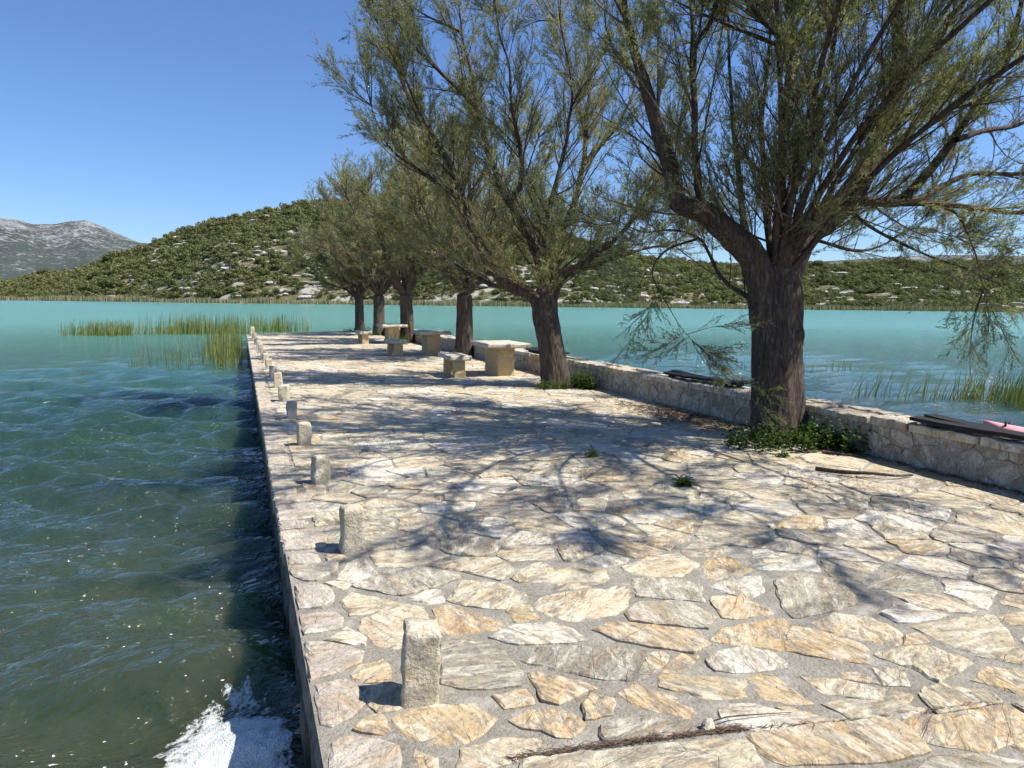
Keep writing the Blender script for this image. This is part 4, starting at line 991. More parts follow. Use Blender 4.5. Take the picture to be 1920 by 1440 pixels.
# ------------------------------------------------------------------ pink kayak in the shallows beyond the wall
kay = empty('pink_kayak', (12.30, 7.05, WATER + 0.12), math.radians(20)); tag(kay, 'pink plastic kayak lying in the shallows behind the wall on the right', 'kayak')
def hull_ring(s, top):
    half = 0.36 * max(0.02, (1 - abs(2 * s - 1) ** 2.6)); z0 = -0.10 + 0.16 * abs(2 * s - 1) ** 3; z1 = 0.22 + 0.10 * abs(2 * s - 1) ** 2
    out = []
    for k in range(14):
        a = 2 * math.pi * k / 14; cz = (z0 + z1) / 2; hz = (z1 - z0) / 2
        out.append((half * math.copysign(abs(math.cos(a)) ** 0.7, math.cos(a)), 3.1 * (s - 0.5), cz + hz * math.copysign(abs(math.sin(a)) ** 0.8, math.sin(a))))
    return out
V = []; F = []
for i in range(25): V += hull_ring(i / 24, True)
for i in range(24):
    for j in range(14): F.append((i * 14 + j, i * 14 + (j + 1) % 14, (i + 1) * 14 + (j + 1) % 14, (i + 1) * 14 + j))
F += [tuple(range(14))[::-1], tuple(24 * 14 + j for j in range(14))]
add_obj('hull', mesh_data('hull', V, F, True), MAT['pink'], kay)
def tube_mesh(path, rad_, sides=8):
    path = np.asarray(path, float); V, F = tubes(path[None], np.full((1, len(path)), rad_), sides)
    return V, F
def tubes(P, R, sides, g_=None):
    """P (n,k,3), R (n,k) -> verts, quads"""
    n, k, _ = P.shape
    T = unit(np.gradient(P, axis=1)); ref = np.where(np.abs(T[:, :1, 2:]) > 0.9, np.array([1.0, 0, 0]), np.array([0, 0, 1.0]))
    A = unit(np.cross(T, np.broadcast_to(ref, T.shape))); B = np.cross(T, A)
    ang = np.linspace(0, 2 * math.pi, sides, endpoint=False)
    ring = P[:, :, None, :] + R[:, :, None, None] * (np.cos(ang)[None, None, :, None] * A[:, :, None, :] + np.sin(ang)[None, None, :, None] * B[:, :, None, :])
    V = ring.reshape(-1, 3)
    i = np.arange(n)[:, None, None]; j = np.arange(k - 1)[None, :, None]; s = np.arange(sides)[None, None, :]
    b = (i * k + j) * sides; s2 = (s + 1) % sides
    F = np.stack([b + s, b + s2, b + sides + s2, b + sides + s], -1).reshape(-1, 4)
    return V, F
V, F = tube_mesh([(-0.1, 1.2, 0.24), (-0.1, 1.2, 0.33), (0.1, 1.2, 0.33), (0.1, 1.2, 0.24)], 0.018); add_obj('carry_handle', mesh_data('carry_handle', V, F, True), MAT['black'], kay)
a_ = np.linspace(0, 2 * math.pi, 25); V, F = tube_mesh(np.c_[0.21 * np.cos(a_), -0.1 + 0.42 * np.sin(a_), np.full(25, 0.225)], 0.02); add_obj('cockpit_rim', mesh_data('cockpit_rim', V, F, True), MAT['black'], kay)

# ------------------------------------------------------------------ foam
g = np.random.default_rng(9)
fx = np.arange(-0.75, 0.2, 0.008); fy = np.arange(2.9, 4.65, 0.008); FX, FY = np.meshgrid(fx, fy)
FPt = np.c_[FX.ravel(), FY.ravel()]
wx = FPt[:, 0] + 0.05 * np.sin(FPt[:, 1] * 11 + 2) + 0.025 * np.sin(FPt[:, 1] * 29 + FPt[:, 0] * 17); wy = FPt[:, 1] + 0.06 * np.sin(FPt[:, 0] * 13 + 1) + 0.03 * np.sin(FPt[:, 0] * 37 - FPt[:, 1] * 9)
u = (wx + 0.10) / 0.42; v = (wy - 3.22) / 0.86
Pw = np.c_[wx, wy]
mask = 1.0 - np.sqrt(u * u + v * v) - 0.35 * np.clip(FPt[:, 0] - 0.08, 0, 1) * 8 + 0.20 * fractal(Pw * [1, 0.6] + 7.3, 6.0, 3, 4) + 0.10 * np.sin(wx * 23 + wy * 7) * np.sin(wy * 15 - wx * 9)
FZ = WATER + wave_height(FPt[:, 0], FPt[:, 1]) + 0.012 + 0.012 * np.clip(mask, 0, 1) + 0.004 * fractal(FPt, 30, 9, 2)
idx = np.arange(FX.size).reshape(FX.shape)
ff = np.stack([idx[:-1, :-1].ravel(), idx[:-1, 1:].ravel(), idx[1:, 1:].ravel(), idx[1:, :-1].ravel()], 1)
ff = ff[(mask[ff] > -0.12).all(1)]
def mk_foam():
    m = NT('lake_foam'); p = m.position(); mk = m.attr('mask', 'Fac')
    big = m.voronoi(p, 34, 'F1'); small = m.voronoi(p, 95, 'F1'); n = m.noise(p, 16, 6, 0.75, 0.5)
    lace = m.math('ADD', m.math('MULTIPLY', big, 0.9), m.math('MULTIPLY', small, 0.5))
    thick = m.math('ADD', m.math('MULTIPLY', mk, 1.8), m.math('ADD', m.math('MULTIPLY', m.math('SUBTRACT', n, 0.5), 1.5), m.math('MULTIPLY', m.math('SUBTRACT', lace, 0.45), 0.55)))
    al = m.ramp(thick, [(0.0, 0.0), (0.16, 0.45), (0.5, 0.93)])
    c = m.mix(m.ramp(n, [(0.35, 1.0), (0.62, 0.0)]), (0.72, 0.73, 0.71), (0.52, 0.55, 0.50))
    m.finish(c, 0.6, m.bump(m.math('ADD', m.math('MULTIPLY', small, 0.5), n), 0.7, 0.02), 0.3)
    m.link(al, m.bsdf.inputs['Alpha']); return m.mat
MAT['foam'] = mk_foam()
def mk_fleck():
    m = NT('foam_fleck'); return m.finish((0.62, 0.63, 0.60), 0.5, None, 0.3)
MAT['fleck'] = mk_fleck()
fme = mesh_data('foam_patch', np.c_[FPt, FZ], ff, True)
at_ = fme.attributes.new('mask', 'FLOAT', 'POINT'); at_.data.foreach_set('value', mask.astype(np.float32))
foam = add_obj('foam_patch', fme, MAT['foam'])
tag(foam, 'patch of white foam on the water against the pier wall', 'foam', kind='stuff')
V = []; F = []
for k in range(85):
    y = 3.2 + 5.5 * g.random() ** 1.4; x = 0.0 - abs(g.normal(0.55, 0.45)); r_ = g.uniform(0.003, 0.010) * (1.8 if g.random() < 0.08 else 1); e = g.uniform(0.5, 1.0); z = wz(x, y) + 0.006; a0 = g.uniform(0, 3); b = len(V)
    if y > 4.5 and g.random() < 0.4: continue
    V.append((x, y, z + 0.005))
    for j in range(7):
        a = a0 + j * 2 * math.pi / 7; rr_ = r_ * g.uniform(0.7, 1.2); V.append((x + rr_ * math.cos(a), y + rr_ * e * math.sin(a), z))
    F += [(b, b + 1 + j, b + 1 + (j + 1) % 7) for j in range(7)]
tag(add_obj('foam_flecks', mesh_data('foam_flecks', V, F, True), MAT['fleck']), 'small white foam flecks drifting on the dark water by the pier', 'foam', kind='stuff')
# ------------------------------------------------------------------ tamarisk trees
UPV = np.array([0, 0, 1.0])
def smooth_path(pts, step):
    pts = np.asarray(pts, float)
    if len(pts) == 2: pts = np.array([pts[0], pts.mean(0), pts[1]])
    P = np.concatenate([[2 * pts[0] - pts[1]], pts, [2 * pts[-1] - pts[-2]]]); out = []; par = []
    for i in range(1, len(P) - 2):
        n = max(2, int(np.linalg.norm(P[i + 1] - P[i]) / step))
        for k in range(n):
            t = k / n; a, b, c, d = P[i - 1], P[i], P[i + 1], P[i + 2]
            out.append(0.5 * ((2 * b) + (c - a) * t + (2 * a - 5 * b + 4 * c - d) * t * t + (3 * b - a - 3 * c + d) * t ** 3))
    out.append(P[-2]); return np.array(out)
def rperp(T, g):
    v = g.normal(0, 1, T.shape); v -= T * np.sum(v * T, -1, keepdims=True); return unit(v)
def curve_batch(p0, d, L, k, g, lift, wig):
    s = np.linspace(0, 1, k)[None, :, None]; n = len(p0)
    side = rperp(d, g)
    P = p0[:, None] + L[:, None, None] * (d[:, None] * s + UPV * (lift[:, None, None] * s * s) + side[:, None] * (wig[:, None, None] * np.sin(s * 3.0)))
    return P
def trunk_mesh(path, radii, g, sides=56, furrow=0.085, flare=0.22):
    pp = smooth_path(path, 0.035); L = np.r_[0, np.cumsum(np.linalg.norm(np.diff(pp, axis=0), axis=1))]
    Lc = np.r_[0, np.cumsum(np.linalg.norm(np.diff(np.asarray(path, float), axis=0), axis=1))]; Lc *= L[-1] / Lc[-1]
    r = np.interp(L, Lc, radii); ang = np.linspace(0, 2 * math.pi, sides, endpoint=False)
    V = []; off = g.uniform(0, 50)
    for i, (c, rr_) in enumerate(zip(pp, r)):
        tw = 0.25 * L[i]
        Q = np.c_[np.cos(ang + tw) * 2.2 + off, np.sin(ang + tw) * 2.2, np.full(sides, L[i] * 0.55)]
        n1 = fractal(Q, 1.0, 7, 2); n2 = 1 - 2 * np.abs(fractal(Q * [2.6, 2.6, 1.2], 1.0, 12, 2)); n3 = fractal(Q * [7, 7, 4], 1.0, 17, 2)
        lob = 1 + flare * math.exp(-L[i] / 0.28) * (0.6 + 0.6 * np.cos(ang * 5 + off)) 
        rad_ = rr_ * lob * (1 + 0.10 * n1 + furrow * n2 + 0.03 * n3)
        if i >= len(pp) - 5: rad_ = rad_ * (0.35 + 0.65 * (len(pp) - 1 - i) / 4.0)
        V.append(np.c_[c[0] + rad_ * np.cos(ang), c[1] + rad_ * np.sin(ang), np.full(sides, c[2])])
    k = len(V); V = np.concatenate(V); i = np.arange(k - 1)[:, None]; s = np.arange(sides)[None]; b = i * sides; s2 = (s + 1) % sides
    F = np.stack([b + s, b + s2, b + sides + s2, b + sides + s], -1).reshape(-1, 4)
    return V, F
def limb_mesh(path, r0, r1, g, sides=12):
    pp = smooth_path(path, 0.06); n = len(pp)
    pp = pp + (np.c_[hash_noise(pp, 2.2, 3), hash_noise(pp, 2.2, 5), hash_noise(pp, 2.2, 8)] * 0.035) * np.linspace(0, 1, n)[:, None]
    s = np.linspace(0, 1, n); r = r1 + (r0 - r1) * (1 - s) ** 1.45
    V, F = tubes(pp[None], r[None], sides)
    c = np.repeat(pp, sides, 0); d = V - c; nn = fractal(V * [1, 1, 0.5], 9, 6, 3)
    V = c + d * (1 + 0.14 * nn)[:, None]
    return V, F, pp, r
def merge(parts):
    V = []; F = []; n = 0
    for v, f in parts: V.append(v); F.append(f + n); n += len(v)
    return np.concatenate(V), np.concatenate(F)
TRI = [0]
def euler_to(d, spin):
    """XYZ Euler angles that turn +Z onto d after a spin about Z"""
    ref = np.where(np.abs(d[:, 2:]) > 0.95, np.array([1.0, 0, 0]), np.array([0, 0, 1.0])); x0 = unit(np.cross(ref, d)); y0 = np.cross(d, x0)
    c, s = np.cos(spin)[:, None], np.sin(spin)[:, None]; x = x0 * c + y0 * s; y = np.cross(d, x)
    return np.c_[np.arctan2(y[:, 2], d[:, 2]), -np.arcsin(np.clip(x[:, 2], -1, 1)), np.arctan2(x[:, 1], x[:, 0])]
def spray_mesh(seed, n, lw, ll, leaf, tw=1.0, bloom=False):
    """one feathery shoot of unit length along +Z: stem, side shoots and scale-leaf strips"""
    g = np.random.default_rng(seed); k = 9
    bend = g.normal(0, 0.26, 2); s = np.linspace(0, 1, 6)
    ax = np.c_[bend[0] * s ** 2, bend[1] * s ** 2, s]
    s0 = g.uniform(0.12, 0.92, k); az = g.uniform(0, 6.28, k); bl = g.uniform(0.16, 0.42, k) * (1.15 - 0.6 * s0)
    root = np.c_[bend[0] * s0 ** 2, bend[1] * s0 ** 2, s0]; bd = unit(np.c_[np.cos(az) * 0.55, np.sin(az) * 0.55, np.ones(k)])
    side = root[:, None] + bd[:, None] * (bl[:, None, None] * np.linspace(0, 1, 3)[None, :, None]) + np.array([0, 0, 1.0]) * (bl[:, None, None] * 0.2 * np.linspace(0, 1, 3)[None, :, None] ** 2)
    V1, F1 = tubes(ax[None], np.linspace(0.0058, 0.002, 6)[None] * tw, 3); V2, F2 = tubes(side, np.tile(np.linspace(0.003, 0.0015, 3), (k, 1)) * tw, 3)
    Vt, Ft = merge([(V1, F1), (V2, F2)])
    w_ = g.random(n); main = w_ < 0.30; q = np.where(main, g.uniform(0.1, 1.0, n), 0)
    j = g.integers(0, k, n); u_ = g.uniform(0.05, 1.0, n)[:, None]
    p = np.where(main[:, None], np.c_[bend[0] * q ** 2, bend[1] * q ** 2, q], side[j, 0] * (1 - u_) + side[j, 2] * u_)
    tt = unit(np.where(main[:, None], np.c_[2 * bend[0] * q, 2 * bend[1] * q, np.ones(n)], side[j, 2] - side[j, 0]))
    d = unit(tt * (0.9 if not bloom else 0.5) + rperp(tt, g) * g.uniform(0.25, 0.75, n)[:, None]); w = unit(np.cross(d, g.normal(0, 1, (n, 3))))
    L = g.uniform(*ll, n)[:, None]; W = lw * g.uniform(0.6, 1.3, n)[:, None] * 0.5
    Vl = np.stack([p, p + d * L * 0.45 + w * W, p + d * L, p + d * L * 0.45 - w * W], 1).reshape(-1, 3); Fl = np.arange(n * 4).reshape(n, 4)
    V, F = merge([(Vt, Ft), (Vl, Fl)])
    me = mesh_data('spray', V, F, False, {'rnd': np.r_[np.clip(g.normal(0.35, 0.15, len(Ft)), 0, 1), np.clip(g.normal(0.42, 0.16, n), 0, 1)]})
    me.materials.append(MAT['twig']); me.materials.append(MAT[leaf])
    me.polygons.foreach_set('material_index', np.r_[np.zeros(len(Ft), np.int32), np.ones(n, np.int32)].astype(np.int32))
    return me
SPRAYS = {'near': [spray_mesh(200 + k, 105, 0.018, (0.06, 0.15), 'leaf') for k in range(7)] + [spray_mesh(250 + k, 26, 0.016, (0.05, 0.12), 'leaf', 1.25) for k in range(3)],
          'bloom': [spray_mesh(300 + k, 100, 0.030, (0.04, 0.10), 'blossom') for k in range(4)],
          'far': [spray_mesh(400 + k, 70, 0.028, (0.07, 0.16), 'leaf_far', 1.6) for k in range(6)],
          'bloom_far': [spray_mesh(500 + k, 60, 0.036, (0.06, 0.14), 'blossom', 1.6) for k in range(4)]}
def make_tree(label, base, trunk, limbs, seed, sp2=0.12, n3=12, kind='near', blossom=0.10, len2=(0.7, 1.7), len3=(0.35, 0.8), tw=1.0, rl=1.0, up=0.38):
    """trunk: (path, radii); limbs: list of (path, r0, r1)"""
    g = np.random.default_rng(seed)
    t = empty('tamarisk_tree', base); tag(t, label, 'tree', 'tamarisk trees in a row along the wall')
    B = np.asarray(base, float)
    V, F = trunk_mesh(trunk[0], trunk[1], g)
    add_obj('trunk', mesh_data('trunk', V - B, F, True), MAT['bark'], t); TRI[0] += 2 * len(F)
    axis = np.asarray(trunk[0][-1], float)
    P2 = []; R2 = []; D2 = []; S2 = []; M = []
    for path, r0, r1 in limbs:
        V, F, pp, r = limb_mesh(path, r0 * rl, r1 * rl, g); M.append((V, F))
        T = unit(np.gradient(pp, axis=0)); L = np.r_[0, np.cumsum(np.linalg.norm(np.diff(pp, axis=0), axis=1))]
        n = int(L[-1] / sp2); s = np.sort(g.uniform(0.05, 1.0, n) ** 0.9); ii = np.clip(np.searchsorted(L, s * L[-1]), 0, len(pp) - 1)
        tt = T[ii]; out = pp[ii] - axis; out[:, 2] = 0; out = unit(out)
        d = unit(tt * g.uniform(0.45, 0.9, n)[:, None] + rperp(tt, g) * g.uniform(0.35, 0.95, n)[:, None] + UPV * up + out * 0.18)
        P2.append(pp[ii]); D2.append(d); R2.append(np.clip(r[ii] * 0.35, 0.004, 0.016)); S2.append(s)
        m_ = 5; P2.append(np.repeat(pp[-1:], m_, 0)); D2.append(unit(np.repeat(T[-1:], m_, 0) + 0.35 * g.normal(0, 1, (m_, 3)))); R2.append(np.full(m_, max(r1, 0.006))); S2.append(np.full(m_, 0.6))
    V, F = merge(M); add_obj('limbs', mesh_data('limbs', V - B, F, True), MAT['bark'], t); TRI[0] += 2 * len(F)
    P2 = np.concatenate(P2); D2 = np.concatenate(D2); R2 = np.concatenate(R2); S2 = np.concatenate(S2); n = len(P2)
    L2 = g.uniform(*len2, n) * (1.12 - 0.45 * S2)
    C2 = curve_batch(P2, D2, L2, 7, g, g.uniform(-0.08, 0.35, n), g.normal(0, 0.09, n))
    V, F = tubes(C2, R2[:, None] * np.linspace(1, 0.25, 7)[None] * tw, 4)
    o = add_obj('twigs', mesh_data('twigs', V - B, F, True, {'rnd': np.repeat(np.clip(g.normal(0.40, 0.25, n), 0, 1), 6 * 4)}), MAT['twig'], t); o['kind'] = 'stuff'; TRI[0] += 2 * len(F)
    T2 = unit(np.gradient(C2, axis=1)); q = g.uniform(0.15, 1.0, (n, n3)) * 6; q[:, 0] = 5.9; qi = np.clip(q.astype(int), 0, 5); fr = (q - qi)[..., None]; ar_ = np.arange(n)[:, None]
    p3 = (C2[ar_, qi] * (1 - fr) + C2[ar_, qi + 1] * fr).reshape(-1, 3); t3 = T2[ar_, qi].reshape(-1, 3); m3 = len(p3)
    d3 = unit(t3 * 0.9 + rperp(t3, g) * g.uniform(0.25, 0.75, m3)[:, None] + UPV * 0.14)
    L3 = g.uniform(*len3, m3) * (1.15 - 0.4 * (q.reshape(-1) / 6))
    tone = 0.16 * hash_noise(p3, 1.3, 7) + g.normal(0, 0.10, m3)
    rot = euler_to(d3, g.uniform(0, 6.28, m3)); isb = g.random(m3) < blossom * np.clip(0.6 + hash_noise(p3, 0.8, 31) * 2.2, 0, 2.5)
    sp = SPRAYS[kind]; bs = SPRAYS['bloom' if kind == 'near' else 'bloom_far']; a_ = ~isb
    o = gn_scatter('crown', p3[a_] - B, L3[a_], rot[a_], g.integers(0, len(sp), a_.sum()), sp, t, tone[a_]); o['kind'] = 'stuff'
    o = gn_scatter('blossom', p3[isb] - B, L3[isb] * 0.8, rot[isb], g.integers(0, len(bs), isb.sum()), bs, o, tone[isb]); o['kind'] = 'stuff'
    print(label, 'shoots', m3)
    return t

def depth_of(p): return float((np.asarray(p) - [0, 0, EYE]) @ FW)
def limb(dep, pts, off0, off1, r0, r1):
    n = len(pts); return ([at_depth(x, y, dep + off0 + (off1 - off0) * k / (n - 1)) for k, (x, y) in enumerate(pts)], r0, r1)

# nearest tree
b1 = (6.12, 7.1, 0.0); D1 = depth_of(b1); m1 = D1 / FPX
trunk1 = ([at_depth(x, y, D1) for x, y in ((1457, 845), (1457, 800), (1457, 700), (1456, 600), (1452, 545), (1449, 500), (1449, 470))], [54 * m1, 46 * m1, 42 * m1, 41 * m1, 43 * m1, 38 * m1, 16 * m1])
top1 = np.asarray(trunk1[0][4])
L1 = [
    limb(D1, [(1438, 605), (1432, 545), (1415, 488), (1374, 447), (1318, 396), (1271, 380), (1259, 317), (1231, 237), (1211, 166), (1184, 79), (1160, -40), (1140, -160)], 0, -0.9, 0.36, 0.04),
    limb(D1, [(1345, 425), (1318, 390), (1306, 317), (1302, 198), (1298, 119), (1298, 32), (1290, -90), (1285, -220)], -0.2, 0.3, 0.10, 0.02),
    limb(D1, [(1300, 140), (1306, 83), (1334, 40), (1350, -20), (1380, -130)], 0.1, -0.4, 0.06, 0.015),
    limb(D1, [(1450, 540), (1445, 475), (1437, 396), (1437, 356), (1429, 277), (1432, 190), (1445, 60), (1450, -80)], 0, 1.2, 0.10, 0.02),
    limb(D1, [(1472, 605), (1468, 545), (1482, 491), (1516, 427), (1556, 404), (1595, 364), (1627, 313), (1659, 222), (1682, 158), (1686, 79), (1678, 0), (1672, -120), (1690, -260)], 0, 0.4, 0.38, 0.07),
    limb(D1, [(1680, 165), (1690, 154), (1722, 115), (1754, 79), (1781, 32), (1809, 0), (1850, -110), (1880, -220)], 0.2, -0.8, 0.08, 0.02),
    limb(D1, [(1580, 385), (1607, 376), (1674, 380), (1746, 380), (1833, 388), (1920, 400), (2010, 390), (2080, 350)], 0.1, -1.0, 0.11, 0.015),
    limb(D1, [(1660, 380), (1694, 372), (1738, 325), (1793, 257), (1833, 190), (1873, 139), (1900, 60), (1935, -60), (1960, -180)], 0, -1.2, 0.11, 0.02),
    limb(D1, [(1700, 378), (1734, 368), (1777, 344), (1833, 325), (1920, 325), (2010, 300), (2100, 240)], -0.2, 0.8, 0.08, 0.015),
    limb(D1, [(1793, 262), (1850, 245), (1920, 230), (2010, 170), (2080, 90)], -0.6, 0.4, 0.06, 0.015),
    limb(D1, [(1735, 382), (1793, 400), (1821, 455), (1833, 490), (1838, 545)], 0, -0.4, 0.04, 0.008),
    limb(D1, [(1500, 450), (1532, 451), (1607, 471), (1655, 459), (1716, 430), (1790, 440)], 0.1, 1.4, 0.05, 0.01),
    limb(D1, [(1420, 570), (1397, 554), (1354, 522), (1330, 475), (1310, 447), (1267, 432), (1205, 437), (1160, 420)], 0, 0.9, 0.06, 0.012),
    limb(D1, [(1310, 447), (1250, 470), (1225, 520), (1277, 612), (1300, 640)], 0.3, -0.4, 0.03, 0.006),
    limb(D1, [(1445, 520), (1400, 440), (1385, 330), (1372, 200), (1365, 60), (1360, -90)], 0, 1.8, 0.09, 0.02),
    limb(D1, [(1600, 370), (1660, 300), (1745, 190), (1770, 120), (1790, 20), (1800, -100)], 0.3, 2.0, 0.08, 0.02),
    limb(D1, [(1440, 500), (1480, 380), (1530, 230), (1560, 90), (1580, -60), (1590, -200)], 0.0, -1.6, 0.09, 0.02),
    limb(D1, [(1580, 385), (1640, 430), (1720, 470), (1800, 500), (1900, 540), (1960, 560)], 0.0, 1.2, 0.045, 0.008),
]
# unseen limbs added above the picture, reaching towards the photographer to shade the paving
def wl_(pts, r0, r1): return ([np.array(p, float) for p in pts], r0, r1)
L1 += [
    wl_([top1, (6.15, 7.2, 3.4), (6.1, 7.1, 4.8), (6.1, 7.1, 5.4)], 0.13, 0.05),
    wl_([top1, (6.2, 6.2, 3.4), (6.5, 4.8, 4.5), (6.7, 3.4, 5.1), (6.9, 1.9, 5.6)], 0.08, 0.015),
    wl_([top1, (6.8, 6.2, 3.3), (7.4, 4.8, 4.3), (7.7, 3.2, 4.9), (7.8, 1.6, 5.2)], 0.08, 0.015),
    wl_([top1, (5.9, 6.2, 3.5), (5.7, 5.0, 4.6), (5.6, 3.9, 5.1), (5.5, 2.8, 5.4)], 0.08, 0.015),
    wl_([top1, (5.7, 6.3, 3.6), (5.2, 5.3, 4.7), (4.8, 4.2, 5.2), (4.5, 3.3, 5.4)], 0.08, 0.015),
    wl_([top1, (5.5, 6.5, 3.8), (4.8, 5.9, 5.0), (4.2, 5.1, 5.6), (3.8, 4.4, 6.0)], 0.08, 0.015),
    wl_([top1, (6.6, 6.3, 3.7), (6.9, 5.2, 5.2), (7.0, 4.0, 6.0), (6.9, 3.0, 6.5)], 0.07, 0.015),
]
# upper crown, above the picture: its shade dapples the middle of the pier
for k in range(11):
    a = 2 * math.pi * k / 11 + 0.3 * math.sin(k * 5.0); s_ = 1.2 + 1.9 * ((k * 7) % 11) / 11.0
    L1.append(wl_([(6.1, 7.1, 4.6 + 0.1 * (k % 3)), (6.1 + 0.45 * s_ * math.cos(a), 7.1 + 0.45 * s_ * math.sin(a), 5.4), (6.1 + s_ * math.cos(a), 7.1 + s_ * math.sin(a), 6.3 + 0.5 * math.sin(k * 3.0))], 0.05, 0.012))
make_tree('big tamarisk nearest the camera with thick furrowed trunk and spreading limbs', b1, trunk1, L1, 51, sp2=0.14, n3=14, kind='near', blossom=0.12, len2=(0.5, 1.6), len3=(0.20, 0.46), rl=0.60)

# second tree, leaning left
b2 = (5.80, 12.75, 0.0); D2_ = depth_of(b2); m2 = D2_ / FPX
trunk2 = ([at_depth(x, y, D2_) for x, y in ((1046, 738), (1044, 720), (1040, 690), (1031, 640), (1022, 590), (1023, 552), (1030, 520))], [28 * m2, 26 * m2, 24 * m2, 22.5 * m2, 23 * m2, 20 * m2, 9 * m2])
LB = [
    limb(D2_, [(1022, 625), (1012, 580), (995, 553), (949, 533), (918, 494), (891, 439), (864, 377), (852, 323), (833, 288), (805, 245), (780, 195), (760, 140)], 0, -0.6, 0.19, 0.02),
    limb(D2_, [(1024, 620), (1020, 570), (1019, 521), (1000, 459), (969, 397), (953, 377), (930, 323), (911, 264), (895, 194), (883, 128), (864, 47), (858, -40)], 0, 0.5, 0.17, 0.02),
    limb(D2_, [(955, 382), (977, 342), (975, 280), (959, 194), (953, 117), (934, 51), (925, -40)], 0.1, -0.8, 0.07, 0.015),
    limb(D2_, [(1028, 620), (1034, 560), (1043, 506), (1055, 436), (1078, 377), (1093, 311), (1097, 253), (1105, 175), (1101, 78), (1098, -20)], 0, 0.2, 0.13, 0.02),
    limb(D2_, [(1094, 308), (1124, 275), (1163, 226), (1190, 160), (1205, 80)], 0.1, 0.9, 0.07, 0.015),
    limb(D2_, [(1020, 540), (1022, 440), (1030, 390), (1051, 311), (1070, 218), (1070, 140), (1050, 40)], 0, -1.0, 0.09, 0.02),
    limb(D2_, [(1030, 620), (1038, 560), (1055, 515), (1086, 498), (1125, 471), (1163, 439), (1202, 389), (1237, 330), (1260, 270)], 0, -0.5, 0.13, 0.02),
    limb(D2_, [(1050, 520), (1120, 495), (1200, 468), (1260, 455), (1310, 420)], 0.2, 0.8, 0.08, 0.015),
    limb(D2_, [(960, 536), (925, 535), (895, 520), (860, 500), (820, 450), (790, 380)], 0.1, 1.3, 0.07, 0.012),
    limb(D2_, [(860, 370), (800, 330), (745, 290), (715, 250), (695, 200)], -0.3, -0.5, 0.07, 0.012),
    limb(D2_, [(865, 60), (800, 30), (755, 0), (715, -20)], 0.3, 0.2, 0.04, 0.01),
    limb(D2_, [(895, 200), (830, 140), (770, 80), (735, 20), (710, -60)], 0.3, 0.6, 0.06, 0.012),
    limb(D2_, [(852, 323), (800, 250), (760, 170), (735, 90), (715, 0)], -0.3, 0.7, 0.06, 0.012),
]
make_tree('leaning tamarisk, second in the row, beside the closest stone table', b2, trunk2, LB, 52, sp2=0.125, n3=15, kind='near', blossom=0.22, len2=(0.6, 1.8), len3=(0.24, 0.56), rl=0.8)

# the four trees farther out, each grown its own way
def grown(base, r, h_fork, height, spread, seed, n_limb=8):
    g = np.random.default_rng(seed); B = np.asarray(base, float)
    lean = g.normal(0, 0.10, 2)
    path = [B + [0, 0, -0.05], B + [lean[0] * .3, lean[1] * .3, h_fork * .35], B + [lean[0] * .8, lean[1] * .8, h_fork * .8], B + [lean[0], lean[1], h_fork]]
    tr = (path, [r * 1.15, r, r * 0.98, r * 0.9]); limbs = []
    for k in range(n_limb):
        a = 2 * math.pi * k / n_limb + g.normal(0, 0.25); o = np.array([math.cos(a), math.sin(a), 0]); f = path[-1] - [0, 0, 0.12]
        sp = spread * g.uniform(0.65, 1.05); hh_ = (height - h_fork) * g.uniform(0.72, 1.0) * (1 - 0.25 * (sp / spread) ** 2)
        pts = [f, f + o * sp * 0.22 + [0, 0, hh_ * 0.14], f + o * sp * 0.5 + [0, 0, hh_ * 0.36], f + o * sp * 0.78 + [0, 0, hh_ * 0.68], f + o * sp + [0, 0, hh_]]
        limbs.append((pts, r * g.uniform(0.35, 0.55), 0.015))
        j = 2; o2 = unit(o + g.normal(0, 0.6, 3) * [1, 1, 0]); 
        limbs.append(([pts[1], pts[1] + o2 * sp * 0.35 + [0, 0, hh_ * 0.12], pts[1] + o2 * sp * 0.75 + [0, 0, hh_ * 0.38]], r * 0.22, 0.012))
    f = path[-1] - [0, 0, 0.1]
    limbs.append(([f, f + [0.2, 0.1, (height - h_fork) * .4], f + [0.1, -0.1, (height - h_fork) * .97]], r * 0.5, 0.015))
    return tr, limbs
for (x, y, r, hf_, H_, sp_, sd, lab) in (
        (6.25, 20.7, 0.235, 1.95, 7.4, 2.7, 61, 'tamarisk third in the row, standing between the closest and middle tables'),
        (6.20, 28.4, 0.245, 2.0, 7.9, 2.7, 62, 'tamarisk fourth in the row, just behind the middle table'),
        (6.18, 34.6, 0.245, 2.0, 7.8, 2.8, 63, 'tamarisk fifth in the row, just behind the farthest table'),
        (5.95, 39.0, 0.22, 1.9, 7.4, 3.0, 64, 'last tamarisk in the row at the far end of the pier')):
    tr, lb = grown((x, y, 0.0), r, hf_, H_, sp_, sd)
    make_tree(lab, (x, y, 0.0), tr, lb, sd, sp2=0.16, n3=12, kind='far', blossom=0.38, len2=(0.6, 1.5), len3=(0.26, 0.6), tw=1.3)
print('tree triangles', TRI[0])

